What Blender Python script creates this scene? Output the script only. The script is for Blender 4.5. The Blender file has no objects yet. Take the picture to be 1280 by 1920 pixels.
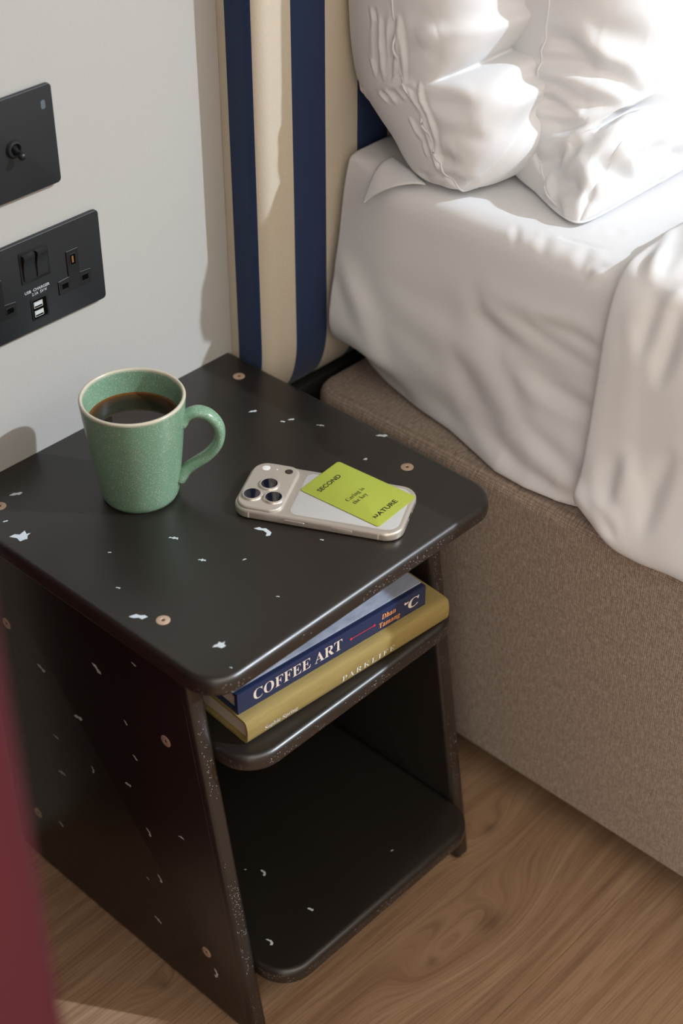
import bpy, bmesh, math, random
import numpy as np
from mathutils import Vector, Matrix, noise as mnoise

S = bpy.context.scene
COL = S.collection
random.seed(7)

# ------------------------------------------------------------------ camera
YAW, PITCH = math.radians(43.44), math.radians(37.20)
cam_d = bpy.data.cameras.new('camera')
cam = bpy.data.objects.new('camera', cam_d)
COL.objects.link(cam)
cam.location = (-0.9244, -1.0260, 1.2932)
fwd = Vector((math.cos(PITCH) * math.cos(YAW), math.cos(PITCH) * math.sin(YAW), -math.sin(PITCH)))
rgt = Vector((math.sin(YAW), -math.cos(YAW), 0))
up = rgt.cross(fwd)
cam.rotation_euler = Matrix((rgt, up, -fwd)).transposed().to_euler()
cam_d.sensor_fit = 'VERTICAL'
cam_d.sensor_height = 36.0
cam_d.lens = 3036.9 / 1920 * 36.0
cam_d.clip_start = 0.02
cam_d.dof.use_dof = True
cam_d.dof.focus_distance = 1.40
cam_d.dof.aperture_fstop = 4.5
S.camera = cam

# ------------------------------------------------------------------ light
W = bpy.data.worlds.new('room_light')
S.world = W
W.use_nodes = True
bg = W.node_tree.nodes['Background']
bg.inputs[0].default_value = (1.0, 0.90, 0.79, 1)
bg.inputs[1].default_value = 2.85
sun_d = bpy.data.lights.new('window_sun', 'SUN')
sun_d.energy = 2.3
sun_d.angle = math.radians(0.9)
sun_d.color = (0.89, 1.0, 1.13)
sun = bpy.data.objects.new('window_sun', sun_d)
COL.objects.link(sun)
sun.location = (0.68 * 3, -3, 0.93 * 3)
sun.rotation_euler = Vector((0.68, -1.0, 0.93)).to_track_quat('Z', 'Y').to_euler()
S.view_settings.view_transform = 'Standard'
S.view_settings.look = 'None'
S.view_settings.exposure = 0.0
S.view_settings.gamma = 1.0
S.view_settings.use_curve_mapping = False

# ------------------------------------------------------------------ materials
def srgb(r, g, b):
    f = lambda c: (c / 255 / 12.92) if c / 255 <= 0.04045 else ((c / 255 + 0.055) / 1.055) ** 2.4
    return (f(r), f(g), f(b), 1)

class NT:
    """small node-tree helper"""
    def __init__(self, name):
        self.m = bpy.data.materials.new(name)
        self.m.use_nodes = True
        self.t = self.m.node_tree
        self.p = self.t.nodes['Principled BSDF']
        self.tc = self.t.nodes.new('ShaderNodeTexCoord')
    def n(self, typ, **kw):
        nd = self.t.nodes.new('ShaderNode' + typ)
        for k, v in kw.items():
            if k in nd.inputs.keys() if hasattr(nd.inputs, 'keys') else False:
                nd.inputs[k].default_value = v
            else:
                setattr(nd, k, v)
        return nd
    def l(self, a, b):
        self.t.links.new(a, b)
    def vec(self, scale=(1, 1, 1), src='Object', rot=(0, 0, 0)):
        mp = self.t.nodes.new('ShaderNodeMapping')
        mp.inputs['Scale'].default_value = scale
        mp.inputs['Rotation'].default_value = rot
        self.l(self.tc.outputs[src], mp.inputs['Vector'])
        return mp.outputs[0]
    def noise(self, vec, scale=5, detail=3, rough=0.5, dist=0.0):
        nd = self.t.nodes.new('ShaderNodeTexNoise')
        nd.inputs['Scale'].default_value = scale
        nd.inputs['Detail'].default_value = detail
        nd.inputs['Roughness'].default_value = rough
        nd.inputs['Distortion'].default_value = dist
        self.l(vec, nd.inputs['Vector'])
        return nd.outputs['Fac']
    def ramp(self, fac, stops):
        nd = self.t.nodes.new('ShaderNodeValToRGB')
        el = nd.color_ramp.elements
        while len(el) < len(stops):
            el.new(0.5)
        for e, (p, c) in zip(el, stops):
            e.position = p
            e.color = c if len(c) == 4 else (*c, 1)
        self.l(fac, nd.inputs[0])
        return nd.outputs[0]
    def math(self, op, a, b=None, c=None):
        nd = self.t.nodes.new('ShaderNodeMath')
        nd.operation = op
        for i, x in enumerate((a, b, c)):
            if x is None:
                continue
            if isinstance(x, (int, float)):
                nd.inputs[i].default_value = x
            else:
                self.l(x, nd.inputs[i])
        return nd.outputs[0]
    def mix(self, fac, a, b, blend='MIX'):
        nd = self.t.nodes.new('ShaderNodeMix')
        nd.data_type = 'RGBA'
        nd.blend_type = blend
        for sock, x in ((nd.inputs[0], fac), (nd.inputs[6], a), (nd.inputs[7], b)):
            if isinstance(x, (int, float)):
                sock.default_value = x
            elif isinstance(x, tuple):
                sock.default_value = x if len(x) == 4 else (*x, 1)
            else:
                self.l(x, sock)
        return nd.outputs[2]
    def bump(self, h, strength=0.3, dist=0.001, normal=None):
        nd = self.t.nodes.new('ShaderNodeBump')
        nd.inputs['Strength'].default_value = strength
        nd.inputs['Distance'].default_value = dist
        self.l(h, nd.inputs['Height'])
        if normal is not None:
            self.l(normal, nd.inputs['Normal'])
        return nd.outputs[0]
    def set(self, **kw):
        names = dict(col='Base Color', rough='Roughness', metal='Metallic', normal='Normal', spec='Specular IOR Level',
                     sheen='Sheen Weight', coat='Coat Weight', coat_rough='Coat Roughness', trans='Transmission Weight', ior='IOR')
        for k, v in kw.items():
            s = self.p.inputs[names[k]]
            if isinstance(v, (int, float)):
                s.default_value = v
            elif isinstance(v, tuple):
                s.default_value = v if len(v) == 4 else (*v, 1)
            else:
                self.l(v, s)
        return self.m

M = {}

def plain(name, col, rough=0.5, metal=0.0, spec=0.5, grain=0.06, coat=0.0):
    t = NT(name)
    f = t.noise(t.vec(), 60, 3)
    c2 = tuple(x * (1 - grain) for x in col[:3]) + (1,)
    t.set(col=t.mix(f, col, c2), rough=rough, metal=metal, spec=spec, coat=coat)
    M[name] = t.m
    return t.m

def build_materials():
    # painted wall
    t = NT('wall_paint')
    f = t.noise(t.vec(), 220, 4, 0.6)
    g = t.noise(t.vec(), 6, 2)
    t.set(col=t.mix(g, (0.495, 0.488, 0.465), (0.475, 0.468, 0.445)), rough=0.7, spec=0.3, normal=t.bump(f, 0.25, 0.0006))
    M['wall'] = t.m
    # black recycled board, flat faces and speckled edges
    for nm, speck in (('board', 0.0), ('board_top', 'z'), ('board_side', 'x')):
        t = NT('black_' + nm)
        f = t.noise(t.vec(), 90, 5, 0.65)
        g = t.noise(t.vec((1, 1, 1)), 14, 3)
        col = t.mix(g, (0.0135, 0.0112, 0.0093), (0.0185, 0.0155, 0.0130))
        if speck:
            vo = t.t.nodes.new('ShaderNodeTexVoronoi')
            vo.inputs['Scale'].default_value = 760
            t.l(t.vec(), vo.inputs['Vector'])
            near = t.math('LESS_THAN', vo.outputs['Distance'], 0.32)
            sep = t.t.nodes.new('ShaderNodeSeparateColor')
            t.l(vo.outputs['Color'], sep.inputs[0])
            pick = t.math('GREATER_THAN', sep.outputs[0], 0.80)
            clump = t.math('GREATER_THAN', t.noise(t.vec(), 45, 2), 0.47)
            geo = t.t.nodes.new('ShaderNodeNewGeometry')
            sx = t.t.nodes.new('ShaderNodeSeparateXYZ')
            t.l(geo.outputs['True Normal'], sx.inputs[0])
            edge = t.math('LESS_THAN', t.math('ABSOLUTE', sx.outputs[2 if speck == 'z' else 0]), 0.35)
            fac = t.math('MULTIPLY', t.math('MULTIPLY', near, pick), t.math('MULTIPLY', clump, edge))
            col = t.mix(edge, col, (0.026, 0.0195, 0.0155))      # thinner paint on the cut edges
            col = t.mix(fac, col, (0.36, 0.37, 0.37))
        rg = t.ramp(f, [(0.2, (0.29,) * 3), (0.8, (0.38,) * 3)])
        t.set(col=col, rough=rg, spec=0.72, normal=t.bump(f, 0.12, 0.0004))
        M[nm] = t.m
    plain('wear', (0.20, 0.16, 0.13, 1), 0.6, grain=0.6)
    plain('fleck', srgb(205, 216, 222), 0.6)
    # wood floor
    t = NT('oak_laminate')
    v = t.vec()
    sp = t.t.nodes.new('ShaderNodeSeparateXYZ')
    t.l(t.tc.outputs['Object'], sp.inputs[0])
    X, Y = sp.outputs[0], sp.outputs[1]
    # knots bend the grain lines around them
    ycur = t.math('ADD', Y, t.math('MULTIPLY', t.math('SUBTRACT', t.noise(t.vec((1.6, 6, 1)), 1.0, 2), 0.5), 0.045))
    kfac = None
    for kx, ky, r in KNOTS:
        dx = t.math('DIVIDE', t.math('SUBTRACT', X, kx), r * 2.6)
        dy = t.math('DIVIDE', t.math('SUBTRACT', Y, ky), r)
        d2 = t.math('ADD', t.math('MULTIPLY', dx, dx), t.math('MULTIPLY', dy, dy))
        g = t.math('POWER', 2.718, t.math('MULTIPLY', d2, -0.8))
        ycur = t.math('ADD', ycur, t.math('MULTIPLY', g, r * 1.5))
        dxx = t.math('DIVIDE', t.math('SUBTRACT', X, kx), r * 0.55)
        dyy = t.math('DIVIDE', t.math('SUBTRACT', Y, ky), r * 0.34)
        d3 = t.math('ADD', t.math('MULTIPLY', dxx, dxx), t.math('MULTIPLY', dyy, dyy))
        core = t.math('POWER', 2.718, t.math('MULTIPLY', d3, -1.0))
        kfac = core if kfac is None else t.math('MAXIMUM', kfac, core)
    cb = t.t.nodes.new('ShaderNodeCombineXYZ')
    t.l(t.math('MULTIPLY', X, 1.2), cb.inputs[0])
    t.l(t.math('MULTIPLY', ycur, 42), cb.inputs[1])
    oi = t.t.nodes.new('ShaderNodeObjectInfo')
    t.l(t.math('MULTIPLY', oi.outputs['Random'], 17.0), cb.inputs[2])
    big = t.noise(cb.outputs[0], 1.6, 4, 0.6)
    cb2 = t.t.nodes.new('ShaderNodeCombineXYZ')
    t.l(t.math('MULTIPLY', X, 11), cb2.inputs[0])
    t.l(t.math('MULTIPLY', ycur, 420), cb2.inputs[1])
    fine = t.noise(cb2.outputs[0], 1.0, 3, 0.65)
    c = t.ramp(big, [(0.28, (0.27, 0.160, 0.093)), (0.52, (0.36, 0.228, 0.137)), (0.74, (0.425, 0.285, 0.178))])
    c = t.mix(t.ramp(fine, [(0.36, (0.5,) * 3), (0.56, (0.0,) * 3)]), c, (0.15, 0.08, 0.042))
    c = t.mix(t.math('MULTIPLY', kfac, 0.55), c, (0.10, 0.057, 0.035))
    t.set(col=c, rough=0.52, spec=0.35, normal=t.bump(fine, 0.25, 0.0005))
    M['floor'] = t.m
    # striped headboard cloth (stripe position = UV x in metres of cloth)
    t = NT('striped_cloth')
    uv = t.t.nodes.new('ShaderNodeSeparateXYZ')
    t.l(t.tc.outputs['UV'], uv.inputs[0])
    s = t.math('FRACT', t.math('DIVIDE', t.math('ADD', uv.outputs[0], STRIPE_OFF), 0.084))
    blue = t.math('MULTIPLY', t.math('LESS_THAN', s, 0.5), t.math('GREATER_THAN', uv.outputs[0], 0.0100))
    wv = t.noise(t.vec((900, 260, 1), 'UV'), 1.0, 2)
    wv2 = t.noise(t.vec((1500, 1500, 1), 'UV'), 1.0, 1)
    navy = t.mix(wv2, (0.008, 0.019, 0.060), (0.021, 0.047, 0.128))
    cream = t.mix(wv, (0.64, 0.575, 0.465), (0.545, 0.485, 0.385))
    t.set(col=t.mix(blue, cream, navy), rough=0.85, spec=0.25, sheen=0.15, normal=t.bump(wv2, 0.35, 0.0006))
    M['stripe'] = t.m
    # brown woven base fabric
    t = NT('brown_weave')
    uvv = t.t.nodes.new('ShaderNodeSeparateXYZ')
    t.l(t.tc.outputs['UV'], uvv.inputs[0])
    jit = t.math('MULTIPLY', t.noise(t.vec((60, 60, 1), 'UV'), 1.0, 2), 4.0)
    wa = t.math('SINE', t.math('ADD', t.math('MULTIPLY', uvv.outputs[0], 2900), jit))
    wb = t.math('SINE', t.math('ADD', t.math('MULTIPLY', uvv.outputs[1], 2900), jit))
    wsum = t.math('MULTIPLY_ADD', t.math('ADD', wa, wb), 0.25, 0.5)
    mot = t.noise(t.vec((330, 330, 1), 'UV'), 1.0, 4, 0.7)
    mo2 = t.noise(t.vec((500, 90, 1), 'UV'), 1.0, 3, 0.7)
    c = t.ramp(mot, [(0.30, (0.25, 0.187, 0.145)), (0.50, (0.46, 0.37, 0.30)), (0.72, (0.59, 0.495, 0.42))])
    c = t.mix(t.ramp(mo2, [(0.4, (0.5,) * 3), (0.6, (0, 0, 0))]), c, (0.17, 0.115, 0.085))
    c = t.mix(t.math('MULTIPLY', t.math('SUBTRACT', 1.0, wsum), 0.55), c, (0.07, 0.045, 0.032))
    t.set(col=c, rough=0.8, spec=0.25, sheen=0.25, normal=t.bump(wsum, 0.6, 0.0006))
    M['weave'] = t.m
    # white cotton
    t = NT('white_cotton')
    f = t.noise(t.vec((1, 1, 1)), 900, 2)
    g = t.noise(t.vec(), 7, 3)
    t.set(col=t.mix(g, (0.74, 0.757, 0.78), (0.72, 0.737, 0.76)), rough=0.75, spec=0.3, sheen=0.1, normal=t.bump(f, 0.08, 0.0003))
    M['cotton'] = t.m
    # speckled green glaze, cream where it thins at the lip
    t = NT('green_glaze')
    v = t.vec()
    sp = t.t.nodes.new('ShaderNodeSeparateXYZ')
    t.l(t.tc.outputs['Object'], sp.inputs[0])
    g = t.noise(v, 22, 3)
    c = t.mix(g, (0.165, 0.30, 0.20), (0.215, 0.365, 0.25))
    vo = t.t.nodes.new('ShaderNodeTexVoronoi')
    vo.inputs['Scale'].default_value = 780
    t.l(v, vo.inputs['Vector'])
    sc = t.t.nodes.new('ShaderNodeSeparateColor')
    t.l(vo.outputs['Color'], sc.inputs[0])
    dots = t.math('MULTIPLY', t.math('LESS_THAN', vo.outputs['Distance'], 0.36), t.math('GREATER_THAN', sc.outputs[0], 0.62))
    c = t.mix(t.math('MULTIPLY', dots, 0.62), c, (0.56, 0.64, 0.50))
    dd = t.math('MULTIPLY', t.math('LESS_THAN', vo.outputs['Distance'], 0.33), t.math('LESS_THAN', sc.outputs[1], 0.10))
    c = t.mix(t.math('MULTIPLY', dd, 0.6), c, (0.05, 0.08, 0.04))
    zz = t.math('ADD', sp.outputs[2], t.math('MULTIPLY', t.math('SUBTRACT', t.noise(v, 120, 2), 0.5), 0.0016))
    mr = t.t.nodes.new('ShaderNodeMapRange')
    mr.inputs[1].default_value = 0.0978
    mr.inputs[2].default_value = 0.1002
    t.l(zz, mr.inputs[0])
    c = t.mix(mr.outputs[0], c, (0.56, 0.52, 0.41))
    t.set(col=c, rough=0.28, spec=0.5, normal=t.bump(t.noise(v, 300, 2), 0.05, 0.0004))
    M['glaze'] = t.m
    t = NT('black_coffee')
    t.set(col=(0.016, 0.006, 0.002), rough=0.03, spec=0.5)
    sp = t.t.nodes.new('ShaderNodeSeparateXYZ')
    t.l(t.tc.outputs['Object'], sp.inputs[0])
    rad = t.math('SQRT', t.math('ADD', t.math('MULTIPLY', sp.outputs[0], sp.outputs[0]), t.math('MULTIPLY', sp.outputs[1], sp.outputs[1])))
    t.set(col=t.ramp(t.math('MULTIPLY', rad, 25.0), [(0.70, (0.012, 0.005, 0.002)), (0.90, (0.06, 0.022, 0.005)), (0.98, (0.16, 0.06, 0.012))]))
    M['coffee'] = t.m
    plain('brass', (0.70, 0.52, 0.39, 1), 0.45, 0.35, grain=0.3)
    plain('brass_dark', (0.16, 0.10, 0.07, 1), 0.5, 0.6)
    plain('phone_metal', (0.60, 0.555, 0.49, 1), 0.33, 0.55, grain=0.03)
    plain('phone_back', (0.53, 0.485, 0.42, 1), 0.38, 0.35, grain=0.03)
    plain('phone_glass', (0.51, 0.51, 0.50, 1), 0.35, 0.0, grain=0.02)
    plain('phone_line', (0.72, 0.66, 0.58, 1), 0.5, 0.0)
    plain('lens_glass', (0.006, 0.008, 0.018, 1), 0.04, 0.0, coat=1.0)
    plain('sensor_dark', (0.05, 0.035, 0.028, 1), 0.15)
    plain('flash_white', (0.82, 0.84, 0.84, 1), 0.2)
    plain('lime_card', (0.37, 0.43, 0.055, 1), 0.5, grain=0.03)
    plain('ink', (0.015, 0.018, 0.008, 1), 0.6)
    plain('plate_black', (0.0165, 0.0195, 0.0220, 1), 0.42, grain=0.15)
    plain('plastic_black', (0.011, 0.0125, 0.0135, 1), 0.36)
    plain('slot_black', (0.002, 0.002, 0.002, 1), 0.9, spec=0.05)
    plain('copper', (0.62, 0.30, 0.13, 1), 0.35, 0.8)
    plain('usb_metal', (0.72, 0.72, 0.68, 1), 0.3, 0.7)
    plain('print_white', (0.62, 0.68, 0.70, 1), 0.6)
    plain('paper', (0.66, 0.56, 0.44, 1), 0.9, grain=0.25)
    plain('navy_cover', (0.020, 0.030, 0.082, 1), 0.35)
    plain('print_cream', (0.74, 0.66, 0.58, 1), 0.6)
    plain('print_orange', (0.85, 0.36, 0.10, 1), 0.6)
    plain('print_red', (0.72, 0.03, 0.06, 1), 0.6)
    plain('print_silver', (0.72, 0.74, 0.68, 1), 0.5)
    plain('gap_black', (0.02, 0.018, 0.016, 1), 0.8)
    # photo-printed cover of the upper book
    t = NT('grey_cover')
    a = t.noise(t.vec((14, 26, 1)), 1.0, 6, 0.7)
    t.set(col=t.ramp(a, [(0.3, (0.20, 0.23, 0.31)), (0.55, (0.40, 0.44, 0.54)), (0.8, (0.52, 0.55, 0.62))]), rough=0.3)
    M['grey_cover'] = t.m
    # mustard book cloth
    t = NT('mustard_cloth')
    sp = t.t.nodes.new('ShaderNodeSeparateXYZ')
    t.l(t.tc.outputs['Object'], sp.inputs[0])
    wa = t.math('SINE', t.math('MULTIPLY', sp.outputs[0], 3600))
    wb = t.math('SINE', t.math('MULTIPLY', t.math('ADD', sp.outputs[1], sp.outputs[2]), 3600))
    h = t.math('MULTIPLY_ADD', t.math('ADD', wa, wb), 0.25, 0.5)
    g = t.noise(t.vec((25, 220, 220)), 1.0, 4)
    c = t.mix(g, (0.25, 0.185, 0.06), (0.40, 0.315, 0.125))
    c = t.mix(t.math('MULTIPLY', t.math('SUBTRACT', 1.0, h), 0.45), c, (0.22, 0.16, 0.05))
    t.set(col=c, rough=0.8, spec=0.25, normal=t.bump(h, 0.5, 0.0004))
    M['mustard'] = t.m
    # burgundy panel
    t = NT('burgundy_paint')
    g = t.noise(t.vec(), 9, 3)
    t.set(col=t.mix(g, (0.070, 0.011, 0.017), (0.058, 0.009, 0.014)), rough=0.6, spec=0.2)
    M['burgundy'] = t.m

KNOTS = [(-0.073, -0.424, 0.030), (-0.150, -0.413, 0.016), (0.020, -0.345, 0.016), (-0.345, -0.245, 0.012)]
STRIPE_OFF = 0.0
# ------------------------------------------------------------------ mesh helpers
def mesh_obj(name, verts, faces, mat, parent=None, base=(0, 0, 0), smooth=True, angle=40, uv=None, mats=None):
    me = bpy.data.meshes.new(name)
    b = Vector(base)
    me.from_pydata([tuple(Vector(v) - b) for v in verts], [], [tuple(f) for f in faces])
    me.validate()
    bm = bmesh.new()
    bm.from_mesh(me)
    bmesh.ops.recalc_face_normals(bm, faces=bm.faces)
    bm.to_mesh(me)
    bm.free()
    if mats:
        for m in mats:
            me.materials.append(M[m])
    else:
        me.materials.append(M[mat])
    if smooth:
        me.polygons.foreach_set('use_smooth', [True] * len(me.polygons))
        me.set_sharp_from_angle(angle=math.radians(angle))
    if uv is not None:
        lay = me.uv_layers.new(name='UVMap')
        for lp in me.loops:
            lay.data[lp.index].uv = uv[lp.vertex_index]
    o = bpy.data.objects.new(name, me)
    COL.objects.link(o)
    if parent is not None:
        o.parent = parent
    else:
        o.location = base
    return o

def thing(name, loc, label, cat, group=None):
    o = bpy.data.objects.new(name, None)
    o.empty_display_size = 0.05
    COL.objects.link(o)
    o.location = loc
    o['label'] = label
    o['category'] = cat
    if group:
        o['group'] = group
    return o

def tag(o, label, cat, group=None):
    o['label'] = label
    o['category'] = cat
    if group:
        o['group'] = group
    return o

def struct(o, label=None):
    o['kind'] = 'structure'
    if label:
        o['label'] = label
    return o

def frame(origin, ex, ey):
    ex = Vector(ex).normalized()
    ey = Vector(ey)
    ey = (ey - ex * ey.dot(ex)).normalized()
    ez = ex.cross(ey)
    o = Vector(origin)
    return lambda p: o + ex * p[0] + ey * p[1] + ez * p[2]

def rrect(x0, x1, y0, y1, r, n=6):
    """ccw rounded rectangle; r may be 4 radii for (x1y1, x0y1, x0y0, x1y0)"""
    rs = r if isinstance(r, (tuple, list)) else (r,) * 4
    pts = []
    for (cx, sx, cy, sy, a0), rr in zip(((x1, -1, y1, -1, 0), (x0, 1, y1, -1, 90), (x0, 1, y0, 1, 180), (x1, -1, y0, 1, 270)), rs):
        if rr <= 1e-6:
            pts.append((cx, cy))
            continue
        for k in range(n + 1):
            a = math.radians(a0 + 90 * k / n)
            pts.append((cx + sx * rr + rr * math.cos(a), cy + sy * rr + rr * math.sin(a)))
    return pts

def circle(cx, cy, r, n=32):
    return [(cx + r * math.cos(2 * math.pi * k / n), cy + r * math.sin(2 * math.pi * k / n)) for k in range(n)]

def inset(pts, d):
    """offset a ccw outline inwards by d (mitred)"""
    n = len(pts)
    out = []
    for i in range(n):
        p0, p1, p2 = (Vector(pts[i - 1]), Vector(pts[i]), Vector(pts[(i + 1) % n]))
        a, b = (p1 - p0), (p2 - p1)
        if a.length < 1e-9: a = b
        if b.length < 1e-9: b = a
        a.normalize(); b.normalize()
        na, nb = Vector((-a.y, a.x)), Vector((-b.y, b.x))
        m = (na + nb)
        m = m / max(m.length, 1e-6)
        c = max(m.dot(na), 0.35)
        out.append(tuple(p1 + m * (d / c)))
    return out

def slab_geo(outline, z0, z1, r0=0.0, r1=0.0, n=4, V=None, F=None):
    """solid from an outline, edges rounded r0 at bottom and r1 at top"""
    V = [] if V is None else V
    F = [] if F is None else F
    rings = []
    if r0 > 0:
        for k in range(n + 1):
            a = math.pi / 2 * k / n
            rings.append((r0 * (1 - math.sin(a)), z0 + r0 * (1 - math.cos(a))))
    else:
        rings.append((0, z0))
    if r1 > 0:
        for k in range(n + 1):
            a = math.pi / 2 * k / n
            rings.append((r1 * (1 - math.cos(a)), z1 - r1 * (1 - math.sin(a))))
    else:
        rings.append((0, z1))
    s = len(V)
    m = len(outline)
    for d, z in rings:
        pp = outline if d < 1e-9 else inset(outline, d)
        V += [(p[0], p[1], z) for p in pp]
    for i in range(len(rings) - 1):
        for j in range(m):
            a, b = s + i * m + j, s + i * m + (j + 1) % m
            F.append((a, b, b + m, a + m))
    F.append(tuple(range(s + m - 1, s - 1, -1)))
    e = s + (len(rings) - 1) * m
    F.append(tuple(range(e, e + m)))
    return V, F

def slab(name, outline, z0, z1, r0, r1, mat, fr=None, parent=None, base=(0, 0, 0), n=4, angle=40):
    V, F = slab_geo(outline, z0, z1, r0, r1, n)
    if fr:
        V = [fr(v) for v in V]
    return mesh_obj(name, V, F, mat, parent, base, angle=angle)

def lathe_geo(profile, n=64, V=None, F=None, c=(0, 0, 0)):
    V = [] if V is None else V
    F = [] if F is None else F
    s = len(V)
    for r, z in profile:
        for k in range(n):
            a = 2 * math.pi * k / n
            V.append((c[0] + r * math.cos(a), c[1] + r * math.sin(a), c[2] + z))
    for i in range(len(profile) - 1):
        for k in range(n):
            a, b = s + i * n + k, s + i * n + (k + 1) % n
            F.append((a, b, b + n, a + n))
    F.append(tuple(s + k for k in reversed(range(n))))
    F.append(tuple(s + (len(profile) - 1) * n + k for k in range(n)))
    return V, F

def grid_faces(nu, nv, s=0, closed_u=False):
    F = []
    for i in range(nu if closed_u else nu - 1):
        for j in range(nv - 1):
            a, b = s + i * nv + j, s + ((i + 1) % nu) * nv + j
            F.append((a, b, b + 1, a + 1))
    return F

def text_geo(body, width, cap, offset=0.0, spacing=1.0, font_size=1.0):
    """flat glyph outlines from the built-in font, scaled to width x cap height, origin at baseline left"""
    cu = bpy.data.curves.new('t', 'FONT')
    cu.body = body
    cu.size = 1.0
    cu.space_character = spacing
    cu.offset = offset
    cu.resolution_u = 4
    cu.fill_mode = 'FRONT'
    o = bpy.data.objects.new('t', cu)
    COL.objects.link(o)
    dg = bpy.context.evaluated_depsgraph_get()
    me = bpy.data.meshes.new_from_object(o.evaluated_get(dg))
    V = np.array([v.co[:] for v in me.vertices]) if len(me.vertices) else np.zeros((0, 3))
    F = [tuple(p.vertices) for p in me.polygons]
    bpy.data.objects.remove(o)
    bpy.data.curves.remove(cu)
    bpy.data.meshes.remove(me)
    if len(V):
        x0, x1 = V[:, 0].min(), V[:, 0].max()
        capz = cap_height(body)
        V[:, 0] = (V[:, 0] - x0) * (width / (x1 - x0)) if width else (V[:, 0] - x0) * cap / capz
        V[:, 1] = V[:, 1] * cap / capz
        V[:, 2] = 0
    return V.tolist(), F

def cap_height(body):
    return 0.70

def lettering(name, body, width, cap, fr, mat, parent, base, offset=0.0, spacing=1.0, italic=0.0):
    V, F = text_geo(body, width, cap, offset, spacing)
    V = [fr((v[0] + italic * v[1], v[1], 0.00012)) for v in V]
    return mesh_obj(name, V, F, mat, parent, base, smooth=False)

def serif(s):
    """bold serif letters"""
    out = ''
    for ch in s:
        if 'A' <= ch <= 'Z':
            out += chr(0x1D400 + ord(ch) - 65)
        elif 'a' <= ch <= 'z':
            out += chr(0x1D41A + ord(ch) - 97)
        else:
            out += ch
    return out

build_materials()

# ================================================================== SETTING
H = 0.4493
def box_geo(x0, x1, y0, y1, z0, z1):
    return slab_geo([(x0, y0), (x1, y0), (x1, y1), (x0, y1)], z0, z1)

V, F = box_geo(-3.0, 3.0, 0.0, 0.12, -0.05, 2.6)
struct(mesh_obj('wall_back', V, F, 'wall', smooth=False), 'off-white painted wall behind nightstand and bed')

V, F = box_geo(-3.0, 3.0, -3.32, -3.2, -0.05, 2.3)
struct(mesh_obj('wall_front', V, F, 'wall', smooth=False), 'off-white painted wall facing the bed, behind the camera')
V, F = box_geo(3.0, 3.12, -3.2, 0.0, -0.05, 2.3)
struct(mesh_obj('wall_right', V, F, 'wall', smooth=False), 'off-white painted wall on the far side of the bed')
V, F = box_geo(-0.7, 3.0, -1.6, 0.0, 2.45, 2.55)
struct(mesh_obj('ceiling', V, F, 'wall', smooth=False), 'off-white ceiling over the bed')
V, F = box_geo(-3.0, 3.0, -3.2, 0.0, -0.05, -0.014)
floor = struct(mesh_obj('floor', V, F, 'gap_black', smooth=False), 'oak laminate plank floor')
# planks run along the wall
PW = 0.192
yb = -0.4985
k = 0
for r in range(-14, 4):
    y0, y1 = yb + r * PW, yb + (r + 1) * PW
    if y0 > -0.002:
        continue
    y1 = min(y1, -0.001)
    joints = [-3.0] + [(-1.62 + (r * 0.53) % 1.2) + 1.2 * q for q in range(0, 4)] + [3.0]
    if r in (-1, 0):
        joints = [-3.0, -1.9, -0.72, 0.75, 1.9, 3.0]
    if y1 < -1.7:
        joints = [-3.0, 3.0]
    for a, b in zip(joints[:-1], joints[1:]):
        if b - a < 0.02:
            continue
        V, F = slab_geo([(a + .0002, y0 + .0002), (b - .0002, y0 + .0002), (b - .0002, y1 - .0002), (a + .0002, y1 - .0002)], -0.014, 0.0, 0, 0.0004, 1)
        mesh_obj('plank', V, F, 'floor', floor, smooth=False)

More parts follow.
